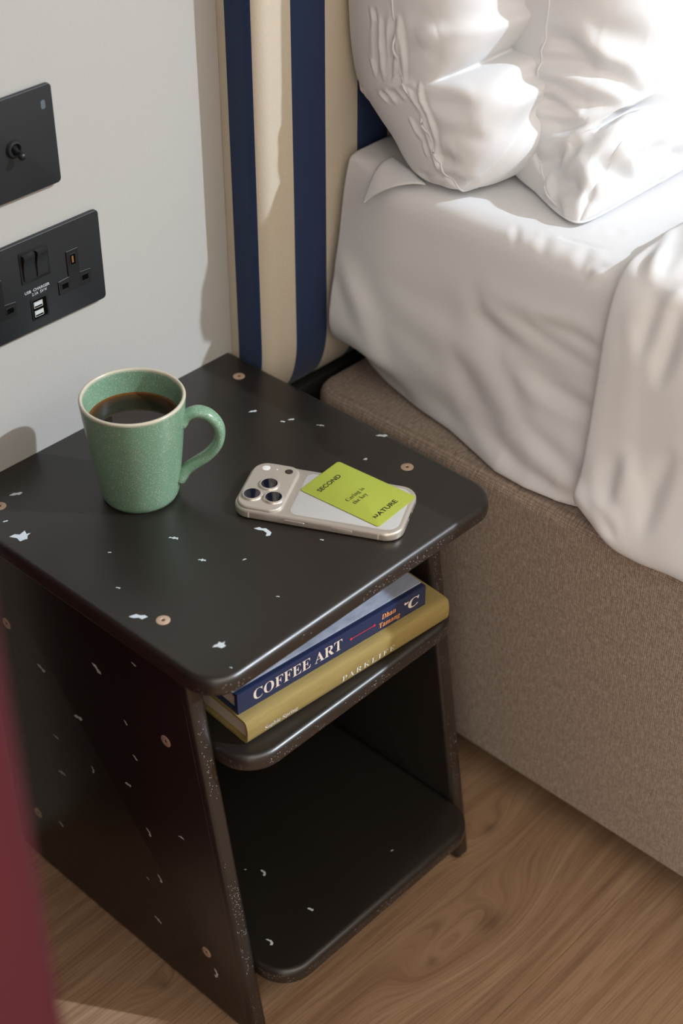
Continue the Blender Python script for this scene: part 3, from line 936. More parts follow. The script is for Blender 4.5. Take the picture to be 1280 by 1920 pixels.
# ---- pillows: soft cases on a slumping spine, closed by a seam all round
def pillow_mesh(name, nu, nv, w, k, T, wu, wvb, wvt, spine, xl, lean, disp, pexp=2.3, back=(1.0, 1.0), squash=0):
    """front and back sheets meet in the seam; disp(u, v, side, n) adds wrinkles along the sheet's own offset"""
    sp = np.array(spine)
    cy, cz = catmull(sp, np.linspace(0, len(sp) - 1, 300))
    L = np.concatenate([[0], np.cumsum(np.hypot(np.diff(cy), np.diff(cz)))])
    Lv = L[-1]
    gy, gz = np.gradient(cy), np.gradient(cz)
    # smooth the spine normal a little so that the creased side does not fold through itself
    kn = 121
    ker = np.ones(kn) / kn
    pad = lambda q: np.convolve(np.pad(q, kn // 2, 'edge'), ker, 'valid')
    gy, gz = pad(gy), pad(gz)
    sm = np.hypot(gy, gz)
    gy, gz = gy / sm, gz / sm
    lx = np.interp(L / Lv, lean[0], lean[1])
    V, F, idx, Q, SD = [], [], {}, [], []
    pr = lambda d: (1 - (1 - d) ** pexp) ** (1 / pexp)
    for side in (0, 1):
        for i in range(nu + 1):
            u0 = w * ((i / nu) ** 2.1)                       # denser at the visible end
            a = 2 * u0 / w - 1
            du = min(1.0, u0 / wu) if u0 < w / 2 else min(1.0, (w - u0) / wu)
            for j in range(nv + 1):
                edge = i in (0, nu) or j in (0, nv)
                if edge and side == 1:
                    idx[(1, i, j)] = idx[(0, i, j)]
                    continue
                v0 = Lv * ((j / nv) ** 1.35)
                b = 2 * v0 / Lv - 1
                m = max(abs(a), abs(b), 1e-6)
                f = m / (abs(a) ** k + abs(b) ** k) ** (1.0 / k)
                u, v = (a * f + 1) / 2 * w, (b * f + 1) / 2 * Lv
                dv = min(1.0, v0 / wvb) if v0 < Lv / 2 else min(1.0, (Lv - v0) / wvt)
                n = T * pr(du) * pr(dv)
                if side == squash:
                    n *= 1 - 0.6 * smooth(0.10, 0.20, u0)       # pressed flat against its neighbour
                q = min(298, max(0, int(v / Lv * 299)))
                while q > 0 and L[q] > v: q -= 1
                while q < 298 and L[q + 1] < v: q += 1
                fq = (v - L[q]) / (L[q + 1] - L[q])
                lp = lambda arr: arr[q] + (arr[q + 1] - arr[q]) * fq
                y, z, ny, nz = lp(cy), lp(cz), -lp(gz), lp(gy)
                sg = 1 if side == 0 else -1
                d = disp(u, v / Lv, side, n / T) if not edge else 0.0
                off = n * (1.0 if side == 0 else -(back[0] + (back[1] - back[0]) * smooth(0.05, 0.45, v / Lv))) + d * sg
                idx[(side, i, j)] = len(V)
                V.append((xl + lp(lx) + u, y + off * ny, z + off * nz))
                Q.append((u, v))
                SD.append(2 if edge else side)
        for i in range(nu):
            for j in range(nv):
                q = (idx[(side, i, j)], idx[(side, i + 1, j)], idx[(side, i + 1, j + 1)], idx[(side, i, j + 1)])
                F.append(q if side == 0 else q[::-1])
    Vn = np.array(V)
    ref = np.array([xl + w / 2, cy.mean(), cz.mean()])
    V2 = relief(name, Vn, F, np.array(SD), out=Vn - ref)
    return [tuple(q) for q in V2], F, idx

def nz3(x, y, z):
    return mnoise.noise(Vector((x, y, z)))

def crinkle(x, y, seed):
    """sharp-edged creases: ridged noise"""
    return 1 - 2 * abs(nz3(x, y, seed))

ZM = 0.6425
def finish_pillow(root, V, F, idx, nu, nv, ymax):
    out = []
    for v in V:
        z = v[2]
        if z < ZM + 0.006:        # pressed flat on the mattress
            z = ZM + 0.006 * math.exp((z - ZM - 0.006) / 0.02)
        out.append((v[0], min(v[1], ymax), z))
    o = mesh_obj('pillowcase', out, F, 'cotton', root, root.location, angle=180)
    sd = o.modifiers.new('sub', 'SUBSURF')
    sd.levels = sd.render_levels = 1
    # stitched seam: a thin welt round the edge
    ring = [idx[(0, i, 0)] for i in range(nu, 0, -1)] + [idx[(0, 0, j)] for j in range(0, nv)] + [idx[(0, i, nv)] for i in range(0, nu)]
    P = [Vector(out[i]) for i in ring]
    Vs, Fs, n = [], [], 6
    for i, p in enumerate(P):
        t = (P[min(i + 1, len(P) - 1)] - P[max(i - 1, 0)]).normalized()
        a = t.cross(Vector((0.3, 0.5, 0.8))).normalized()
        b = t.cross(a)
        for q in range(n):
            an = 2 * math.pi * q / n
            Vs.append(p + (a * math.cos(an) + b * math.sin(an)) * 0.0011)
    Fs = [(i * n + q, i * n + (q + 1) % n, (i + 1) * n + (q + 1) % n, (i + 1) * n + q) for i in range(len(P) - 1) for q in range(n)]
    mesh_obj('seam', Vs, Fs, 'cotton', root, root.location)
    return o

def pillow_back():
    root = thing('pillow', (0.40, -0.13, 0.643), 'white pillow against the striped headboard with crinkled side seam and loose corner flap', 'pillow', 'pillows stood against the headboard')
    spine = [(-0.200, 0.641), (-0.181, 0.670), (-0.160, 0.704), (-0.131, 0.738), (-0.122, 0.775), (-0.117, 0.81), (-0.116, 0.88), (-0.11, 0.98), (-0.105, 1.06)]
    def disp(u, v, side, n):
        w = 0.0035 * nz3(u * 10, v * 6, 1.0 + side * 7) + 0.002 * nz3(u * 24 + v * 10, v * 16, 5.0 + side)
        if side == 0:
            cr = abs(v - 0.245 - 0.02 * u)
            w -= (0.013 * math.exp(-(cr / 0.0085) ** 1.3) + 0.010 * math.exp(-(cr / 0.03) ** 2)) * smooth(-0.01, 0.02, u)
            w += 0.006 * math.exp(-((v - 0.31) / 0.045) ** 2) + 0.004 * math.exp(-((v - 0.15) / 0.05) ** 2)
        # soft folds running in from the seam
        far = smooth(0.02, 0.05, u) * smooth(0.20, 0.09, u)
        w += far * 0.0035 * math.sin(v * 62 + 3 * nz3(u * 14, v * 5, 0.5)) * smooth(0.42, 0.25, v)
        return w * smooth(0.0, 0.25, n)
    V, F, idx = pillow_mesh('pillow_back', 200, 170, 0.66, 14.0, 0.068, 0.060, 0.075, 0.13, spine, 0.098, ([0, 0.12, 0.3, 1], [-0.005, -0.002, 0.0, 0.0]), disp, 2.5, (1.05, 1.5))
    finish_pillow(root, V, F, idx, 200, 170, -0.0585)
    # loose corner of the case, hanging over the mattress edge
    A, B, Cc = Vector((0.125, -0.098, 0.6475)), Vector((0.100, -0.160, 0.6475)), Vector((0.0785, -0.1045, 0.6180))
    Vf, n = [], 14
    for i in range(n + 1):
        for j in range(n + 1):
            t = j / n
            p = (A * (1 - i / n) + B * (i / n)) * (1 - t) + Cc * t
            lift = 0.010 * math.sin(math.pi * t) * (1 - 0.3 * t)
            Vf.append((p.x - lift * 0.6, p.y, p.z + lift + 0.0015 * nz3(p.x * 60, p.y * 60, 2.0)))
    o = mesh_obj('corner_flap', Vf, grid_faces(n + 1, n + 1), 'cotton', root, root.location, angle=180)
    sl = o.modifiers.new('thick', 'SOLIDIFY')
    sl.thickness = 0.0012
    return root
pillow_back()

def pillow_front():
    root = thing('pillow', (0.45, -0.26, 0.643), 'white pillow standing in front of the other with a pointed lower corner on the sheet', 'pillow', 'pillows stood against the headboard')
    spine = [(-0.310, 0.643), (-0.275, 0.650), (-0.238, 0.670), (-0.222, 0.70), (-0.217, 0.74), (-0.216, 0.78), (-0.212, 0.83), (-0.195, 0.90), (-0.175, 0.98), (-0.155, 1.05)]
    def disp(u, v, side, n):
        w = (0.004 * nz3(u * 9, v * 6, 11.0 + side * 7) + 0.0022 * nz3(u * 20 - v * 9, v * 14, 15.0 + side)) * (1.0 if side == 0 else 0.4)
        if side == 0:
            # deep crease across the front above the squashed bottom edge
            cv = 0.165 - 0.105 * smooth(0.055, 0.16, u)
            w -= 0.016 * math.exp(-((v - cv) / 0.018) ** 2) * smooth(0.0, 0.05, u)
        else:
            w += 0.0012 * math.sin(v * 40 + 4 * nz3(u * 10, v * 4, 1.5)) * smooth(0.01, 0.04, u)
        return w * smooth(0.0, 0.25, n)
    V, F, idx = pillow_mesh('pillow_front', 180, 150, 0.66, 30.0, 0.080, 0.070, 0.10, 0.14, spine, 0.1220, ([0, 0.06, 0.12, 0.2, 0.27, 0.36, 0.45, 1], [0.002, 0.016, 0.032, 0.044, 0.052, 0.062, 0.068, 0.08]), disp, 2.3, (0.95, 0.95), 1)
    finish_pillow(root, V, F, idx, 180, 150, -0.10)
    return root
pillow_front()

# ================================================================== NIGHTSTAND
XL, D, O, T = -0.3468, 0.3454, 0.0189, 0.018
NS = thing('nightstand', ((XL) / 2, -D / 2, 0), 'black flecked bedside table with open shelves beside the bed', 'nightstand')
NB = NS.location

def fleck_shape(kind, size, seed):
    r = random.Random(seed)
    h = size / 2
    if kind == 'a':
        pts = [(-h, -.1 * h), (-.45 * h, -.28 * h), (.1 * h, -.2 * h), (.5 * h, -.42 * h), (h, .0), (.72 * h, .34 * h), (.2 * h, .2 * h), (-.3 * h, .36 * h), (-.7 * h, .1 * h)]
    elif kind == 'b':
        pts = [(-h, -.5 * h), (-.3 * h, -.45 * h), (.3 * h, -.75 * h), (.6 * h, -.4 * h), (.9 * h, -.1 * h), (.55 * h, .3 * h), (.75 * h, .9 * h), (.25 * h, .55 * h), (-.15 * h, .85 * h), (-.35 * h, .2 * h), (-.8 * h, .0)]
    elif kind == 'c':
        pts = [(-h, -.3 * h), (-.4 * h, -.1 * h), (.0, -.35 * h), (.4 * h, -.1 * h), (h, -.2 * h), (.8 * h, .35 * h), (.3 * h, .25 * h), (.0, .45 * h), (-.3 * h, .1 * h), (-.8 * h, .15 * h)]
    else:
        pts = [(-h, .55 * h), (-.55 * h, .25 * h), (-.1 * h, .15 * h), (.25 * h, -.35 * h), (.1 * h, -.75 * h), (.6 * h, -.8 * h), (.75 * h, -.3 * h), (.4 * h, .2 * h), (.2 * h, .5 * h), (-.2 * h, .45 * h), (-.5 * h, .7 * h)]
    a = r.uniform(-0.5, 0.5)
    c, s = math.cos(a), math.sin(a)
    return [((x * c - y * s) * r.uniform(.85, 1.15), (x * s + y * c) * r.uniform(.85, 1.15)) for x, y in pts]

def fleck(fr, x, y, size, kind, parent, seed):
    pts = fleck_shape(kind, size, seed)
    n = len(pts)
    V = [fr((x + px, y + py, 0.00006)) for px, py in pts] + [fr((x + px * .9, y + py * .9, 0.00014)) for px, py in pts]
    F = [(i, (i + 1) % n, n + (i + 1) % n, n + i) for i in range(n)] + [tuple(range(n, 2 * n))]
    mesh_obj('fleck', V, F, 'fleck', parent, NB, smooth=False)

def screw(fr, x, y, parent, r=0.0058):
    prof = [(r, -0.001), (r, 0.0002), (r * .93, 0.00045), (r * .35, 0.0005), (r * .30, 0.0001), (r * 0.02, 0.0)]
    V, F = lathe_geo(prof, 24)
    V = [fr((x + v[0], y + v[1], v[2])) for v in V]
    o = mesh_obj('screw', V, F, 'brass', parent, NB)
    V, F = slab_geo(circle(0, 0, r * .26, 6), 0.00012, 0.0003)
    mesh_obj('screw_socket', [fr((x + v[0], y + v[1], v[2])) for v in V], F, 'brass_dark', parent, NB, smooth=False)

# top
V, F = slab_geo(rrect(XL, 0.0, -D, -0.0003, (0, 0, 0.030, 0.030), 10), H - 0.018, H, 0.0045, 0.0070, 6)
V = [(v[0], -0.0003 if v[1] > -0.009 else v[1], v[2]) for v in V]      # square edge against the wall
top = mesh_obj('tabletop', V, F, 'board_top', NS, NB)
frt = frame((0, 0, H), (1, 0, 0), (0, 1, 0))
for x, y in ((-0.0275, -0.040), (-0.0285, -0.2585), (-0.3172, -0.2565), (-0.3145, -0.041)):
    screw(frt, x, y, top)
TOPF = [(-0.2939, -0.037, 0.0117, 'a'), (-0.3277, -0.0885, 0.0166, 'b'), (-0.3243, -0.0619, 0.0049, 'a'), (-0.2409, -0.1838, 0.0088, 'c'), (-0.2445, -0.2229, 0.0078, 'c'), (-0.1816, -0.2326, 0.0166, 'd'), (-0.061, -0.0936, 0.0078, 'a'), (-0.0537, -0.1261, 0.0054, 'a'), (-0.034, -0.1561, 0.0073, 'c'), (-0.0075, -0.2083, 0.0117, 'a'), (-0.0451, -0.223, 0.0044, 'b'), (-0.328, -0.2387, 0.0146, 'a'), (-0.3065, -0.3105, 0.0107, 'b'), (-0.3156, -0.1999, 0.0044, 'a'), (-0.1567, -0.2761, 0.0039, 'a'), (-0.2199, -0.2478, 0.0039, 'c'), (-0.2342, -0.3018, 0.0034, 'a'), (-0.2906, -0.1595, 0.0034, 'a'), (-0.3182, -0.3355, 0.0029, 'a'), (-0.0457, -0.1294, 0.0068, 'a')]
ANG = math.radians(-47)
for i, (x, y, s, kd) in enumerate(TOPF):
    f2 = frame((x, y, H), (math.cos(ANG), math.sin(ANG), 0), (-math.sin(ANG), math.cos(ANG), 0))
    fleck(f2, 0, 0, s, kd, top, i)

# side panels: front edge leans forward towards the floor
def panel(x0, x1):
    yf = lambda z: -0.350 + (z / 0.4313) * 0.064
    fr = frame((x0, 0, 0), (0, -1, 0), (0, 0, 1))     # local x = -y, local y = z, local z = ex x ey
    Z1 = H - 0.0182
    out = [(0.002, 0.0), (-yf(0) - 0.001, 0.0)]
    out = [(0.002, 0.0)] + [(-yf(0) - 0.006 + 0.006 * math.sin(a), 0.006 - 0.006 * math.cos(a)) for a in np.linspace(0, math.pi / 2, 5)] + [(-yf(Z1), Z1), (0.002, Z1)]
    V, F = slab_geo(out, 0, T, 0.0052, 0.0052, 5)
    # local z axis = ex x ey = (-1,0,0): flip so that the thickness grows to +x
    V = [(x0 + (T - v[2]), -v[0], v[1]) for v in V]
    return mesh_obj('side_panel', V, F, 'board_side', NS, NB)
pl_ = panel(XL + O, XL + O + T)
pr_ = panel(-O - T, -O)
frl = frame((XL + O, 0, 0), (0, -1, 0), (0, 0, 1))   # z axis = (-1, 0, 0)
for y, z in ((-0.043, 0.3245), (-0.2595, 0.3245), (-0.0435, 0.0743), (-0.2908, 0.0743)):
    screw(frl, -y, z, pl_)
# bare line where the paint stops at the rounded front edge
za, zb_ = 0.004, H - 0.030
yfr = lambda z: -0.350 + (z / 0.4313) * 0.064 + 0.0062
Vw = []
for k in range(25):
    z = za + (zb_ - za) * k / 24
    j = 0.0003 * mnoise.noise(Vector((z * 90, 1.7, 0)))
    Vw += [(XL + O - 0.00008, yfr(z) + j, z), (XL + O - 0.00008, yfr(z) + 0.0005 + 0.6 * j, z)]
mesh_obj('edge_wear', Vw, [(2 * k, 2 * k + 1, 2 * k + 3, 2 * k + 2) for k in range(24)], 'wear', pl_, NB, smooth=False)
LEFTF = [(-0.0886, 0.2988, 0.01, 'a'), (-0.1735, 0.3525, 0.01, 'a'), (-0.1361, 0.2692, 0.0105, 'a'), (-0.0959, 0.2168, 0.0059, 'c'), (-0.0967, 0.1698, 0.0082, 'c'), (-0.1484, 0.2104, 0.0064, 'd'), (-0.2, 0.2291, 0.0076, 'a'), (-0.2065, 0.3102, 0.0047, 'a'), (-0.226, 0.3904, 0.0047, 'a'), (-0.2146, 0.2731, 0.0053, 'a'), (-0.0821, 0.0873, 0.0059, 'a'), (-0.223, 0.1837, 0.007, 'd'), (-0.2685, 0.2127, 0.0059, 'c'), (-0.2137, 0.1137, 0.0035, 'a'), (-0.2324, 0.1282, 0.007, 'd'), (-0.2232, 0.0619, 0.0082, 'c'), (-0.3023, 0.0534, 0.0094, 'd')]
for i, (y, z, s, kd) in enumerate(LEFTF):
    f2 = frame((XL + O, y, z), (0, -0.85, -0.3), (0, -0.3, 0.85))
    fleck(f2, 0, 0, s * 1.35, kd, pl_, 50 + i)

# shelves
XI0, XI1 = XL + O + T + 0.0002, -O - T - 0.0002
def shelf(zc, yfront):
    return slab('shelf', rrect(XI0, XI1, yfront, -0.010, (0, 0, 0.034, 0.034), 10), zc - 0.009, zc + 0.009, 0.0045, 0.0065, 'board_top', None, NS, NB, n=5)
sh1 = shelf(0.3245, -0.340)
sh2 = shelf(0.0743, -0.374)
LOWF = [(-0.2322, -0.2678, 0.0083, 'd'), (-0.2324, -0.3307, 0.0073, 'a'), (-0.2846, -0.3298, 0.0088, 'd'), (-0.1271, -0.3385, 0.0034, 'a'), (-0.2414, -0.2523, 0.0024, 'a')]
for i, (x, y, s, kd) in enumerate(LOWF):
    f2 = frame((x, y, 0.0833), (math.cos(ANG), math.sin(ANG), 0), (-math.sin(ANG), math.cos(ANG), 0))
    fleck(f2, 0, 0, s, kd, sh2, 90 + i)
V, F = box_geo(XI0, XI1, -0.0098, -0.003, 0.062, H - 0.0184)
mesh_obj('back_panel', V, F, 'board', NS, NB, smooth=False)

# ================================================================== BOOKS
def book_frame(p0, p1, z):
    d = Vector((p1[0] - p0[0], p1[1] - p0[1], 0))
    return frame((p0[0], p0[1], z), d, (-d.y, d.x, 0)), d.length      # x along the spine, y into the shelf

def mustard_book():
    z0 = 0.3337
    fr, L = book_frame((-0.2905, -0.3206), (-0.0575, -0.3382), z0)
    th, dep = 0.0245, 0.165
    base = Vector((-0.175, -0.25, z0))
    root = thing('book', base, 'thick mustard cloth bound book on the shelf, under the navy book', 'book', 'books on the nightstand shelf')
    # case: rounded spine wrapping round the pages, boards top and bottom
    prof = [(dep, 0.0)] + [(y, 0.0) for y in np.linspace(dep, 0.010, 8)[1:]]
    for k in range(1, 12):
        a = math.pi * k / 12
        prof.append((0.009 - 0.0085 * math.sin(a) ** 0.42, th / 2 - th / 2 * math.cos(a)))
    prof += [(y, th) for y in np.linspace(0.010, dep, 8)]
    b = 0.0026
    inner = [(y if y > 0.012 else y + b, min(max(z, b), th - b)) for y, z in prof]
    n = len(prof)
    V = [fr((0, *p)) for p in prof] + [fr((L, *p)) for p in prof] + [fr((0, *p)) for p in inner] + [fr((L, *p)) for p in inner]
    F = []
    for i in range(n - 1):
        F += [(i, i + 1, n + i + 1, n + i), (2 * n + i, 3 * n + i, 3 * n + i + 1, 2 * n + i + 1),
              (i, 2 * n + i, 2 * n + i + 1, i + 1), (n + i, n + i + 1, 3 * n + i + 1, 3 * n + i)]
    F += [(0, n, 3 * n, 2 * n), (n - 1, 3 * n - 1, 4 * n - 1, 2 * n - 1)]
    cov = mesh_obj('cover', V, F, 'mustard', root, base, angle=35)
    e = 0.004
    V, F = slab_geo([(e, 0.0055), (L - e, 0.0055), (L - e, dep - 0.004), (e, dep - 0.004)], b + 0.0001, th - b - 0.0001)
    mesh_obj('pages', [fr(v) for v in V], F, 'paper', root, base, smooth=False)
    # spine lettering, laid on the rounded spine
    def on_spine(x0, v0, slope=0.0):
        def f(p):
            v = v0 + p[1]
            a = math.acos(max(-1, min(1, 1 - 2 * v / th)))
            return fr((x0 + p[0], 0.009 - 0.0085 * math.sin(a) ** 0.42 - 0.0005, v))
        return f
    lettering('title', serif('PARKLIFE'), 0.062, 0.0062, on_spine(0.104, 0.0060), 'print_silver', root, base, -0.006, 1.35)
    lettering('author', serif('Sophie Spring'), 0.036, 0.0048, on_spine(0.018, 0.0062), 'print_silver', root, base, -0.004)
    return root
mustard_book()

def navy_book():
    z0 = 0.3584
    fr, L = book_frame((-0.2882, -0.3070), (-0.0770, -0.3262), z0)
    th, dep = 0.0215, 0.150
    base = Vector((-0.18, -0.25, z0))
    root = thing('book', base, 'navy book with cream capitals on its spine, lying on the mustard book', 'book', 'books on the nightstand shelf')
    b = 0.0022
    V, F = slab_geo(rrect(0, L, 0, dep, (0.001, 0.001, 0.0005, 0.0005), 2), 0, b, 0, 0)
    mesh_obj('back_cover', [fr(v) for v in V], F, 'navy_cover', root, base, smooth=False)
    V, F = slab_geo(rrect(0, L, 0.0065, dep, (0.001, 0.001, 0.0005, 0.0005), 2), th - b, th, 0.0004, 0.0006, 2)
    mesh_obj('front_cover', [fr(v) for v in V], F, 'grey_cover', root, base)
    V, F = slab_geo(rrect(0, L, 0.0, 0.0046, 0.0008, 2), b - 0.0002, th, 0.0, 0.0008, 2)
    mesh_obj('spine', [fr(v) for v in V], F, 'navy_cover', root, base)
    V, F = slab_geo([(0, 0.0044), (L, 0.0044), (L, 0.0068), (0, 0.0068)], th - b - 0.001, th - 0.0012)
    mesh_obj('hinge_groove', [fr(v) for v in V], F, 'navy_cover', root, base, smooth=False)
    V, F = slab_geo([(0.003, 0.0048), (L - 0.003, 0.0048), (L - 0.003, dep - 0.004), (0.003, dep - 0.004)], b + 0.0001, th - b - 0.0001)
    mesh_obj('pages', [fr(v) for v in V], F, 'paper', root, base, smooth=False)
    at = lambda x0, v0: (lambda p: fr((x0 + p[0], -0.0001 - p[2], v0 + p[1])))
    lettering('title', serif('COFFEE ART'), 0.097, 0.0115, at(0.0165, 0.0060), 'print_cream', root, base, -0.005)
    lettering('author', serif('Dhan'), 0.0165, 0.0056, at(0.159, 0.0118), 'print_orange', root, base, 0.0, 1.0, 0.12)
    lettering('author', serif('Tamang'), 0.025, 0.0056, at(0.1555, 0.0035), 'print_orange', root, base, 0.0, 1.0, 0.12)
    lettering('publisher_mark', serif('C'), 0.0125, 0.0100, at(0.1895, 0.0060), 'print_cream', root, base, 0.01, 1.0, 0.2)
    f = at(0.1855, 0.0125)
    V = [f(v + (0.00012,)) for v in ((0, 0.0015), (0.0015, 0.0), (0.0052, 0.0012), (0.0055, 0.0028), (0.003, 0.0022), (0.0008, 0.0034))]
    mesh_obj('publisher_mark', V, [tuple(range(6))], 'print_cream', root, base, smooth=False)
    # red line with dots at both ends
    f = at(0.0, 0.0)
    xa, xb, zc = 0.1235, 0.1505, 0.0105
    Vr = [(xa, zc - .00035), (xb, zc - .00035), (xb, zc + .00035), (xa, zc + .00035)]
    V = [f(v + (0.00012,)) for v in Vr]
    F = [(0, 1, 2, 3)]
    for cx in (xa, xb):
        s = len(V)
        V += [f((cx + 0.0012 * math.cos(a), zc + 0.0014 * math.sin(a), 0.00016)) for a in np.linspace(0, 2 * math.pi, 11)[:-1]]
        F.append(tuple(range(s, s + 10)))
    mesh_obj('spine_rule', V, F, 'print_red', root, base, smooth=False)
    return root
navy_book()

# ================================================================== MUG
def mug():
    cx, cy, rt, h, rb = -0.2172, -0.1145, 0.0452, 0.1011, 0.0333
    base = Vector((cx, cy, H + 0.0002))
    root = thing('mug', base, 'speckled green ceramic mug with cream rim on the nightstand', 'mug')
    wall = 0.0036
    rad = lambda z: rb + (rt - rb) * (0.05 * math.sin(math.pi * z / h) + (z / h) ** 0.96)
    prof = [(0.0005, 0.0012), (rb - 0.006, 0.0012), (rb - 0.004, 0.0), (rb - 0.0015, 0.0004), (rb, 0.003)]
    for z in np.linspace(0.006, h - 0.003, 24):
        prof.append((rad(z), z))
    for k in range(1, 8):
        a = math.pi * k / 8
        prof.append((rt - wall / 2 + wall / 2 * math.cos(a), h - 0.0022 + 0.0022 * math.sin(a)))
    for z in np.linspace(h - 0.003, 0.010, 24):
        prof.append((rad(z) - wall, z))
    prof += [(rb - 0.009, 0.0062), (0.0005, 0.0058)]
    V, F = lathe_geo(prof, 96)
    o = mesh_obj('body', [v for v in V], F, 'glaze', root, (0, 0, 0), angle=60)
    # handle: ear-shaped strap in the plane facing the camera's right
    ang = math.radians(-47)
    e = Vector((math.cos(ang), math.sin(ang), 0))
    b = Vector((-math.sin(ang), math.cos(ang), 0))
    cp = np.array([(0.0400, 0.0755), (0.0455, 0.0815), (0.0545, 0.0850), (0.0645, 0.0810), (0.0718, 0.0690), (0.0700, 0.0535), (0.0610, 0.0410), (0.0500, 0.0325), (0.0415, 0.0255), (0.0355, 0.0175)])
    tt = np.linspace(0, len(cp) - 1, 60)
    px, pz = catmull(cp, tt)
    V, n = [], 20
    for i in range(len(tt)):
        j0, j1 = max(i - 1, 0), min(i + 1, len(tt) - 1)
        t = Vector((px[j1] - px[j0], pz[j1] - pz[j0])).normalized()
        nx, nz = -t.y, t.x
        k = i / (len(tt) - 1)
        flare = 1 + 0.35 * math.exp(-(k / 0.08) ** 2) + 0.30 * math.exp(-((1 - k) / 0.10) ** 2)
        ta, tb = 0.0047 * flare, 0.0072 * flare
        for q in range(n):
            a = 2 * math.pi * q / n
            ca, sa = math.cos(a), math.sin(a)
            ca = math.copysign(abs(ca) ** 0.85, ca)
            c2 = Vector((0, 0, pz[i])) + e * px[i] + (e * nx + Vector((0, 0, nz))) * (ta * ca) + b * (tb * sa)
            V.append(c2)
    F = []
    for i in range(len(tt) - 1):
        for q in range(n):
            a0, a1 = i * n + q, i * n + (q + 1) % n
            F.append((a0, a1, a1 + n, a0 + n))
    F += [tuple(range(n)), tuple((len(tt) - 1) * n + q for q in range(n))]
    # keep the handle out of the cup's inside
    V2 = []
    for v in V:
        rr = math.hypot(v.x, v.y)
        need = rad(max(0.006, min(h - 0.003, v.z))) - wall * 0.6
        if rr < need and rr > 1e-6:
            v = Vector((v.x * need / rr, v.y * need / rr, v.z))
        V2.append(v)
    mesh_obj('handle', V2, F, 'glaze', root, (0, 0, 0), angle=60)
    # coffee
    zc = 0.0790
    rc = rad(zc) - wall - 0.0002
    prof = [(0.0005, zc - 0.012), (rad(zc - 0.012) - wall - 0.0002, zc - 0.012), (rc, zc), (rc - 0.0008, zc - 0.0006), (rc - 0.003, zc - 0.0009), (0.0005, zc - 0.0009)]
    V, F = lathe_geo(prof, 80)
    o = mesh_obj('coffee', [Vector(v) + base for v in V], F, 'coffee', None, base, angle=50)
    tag(o, 'black coffee filling the green mug', 'coffee')
mug()

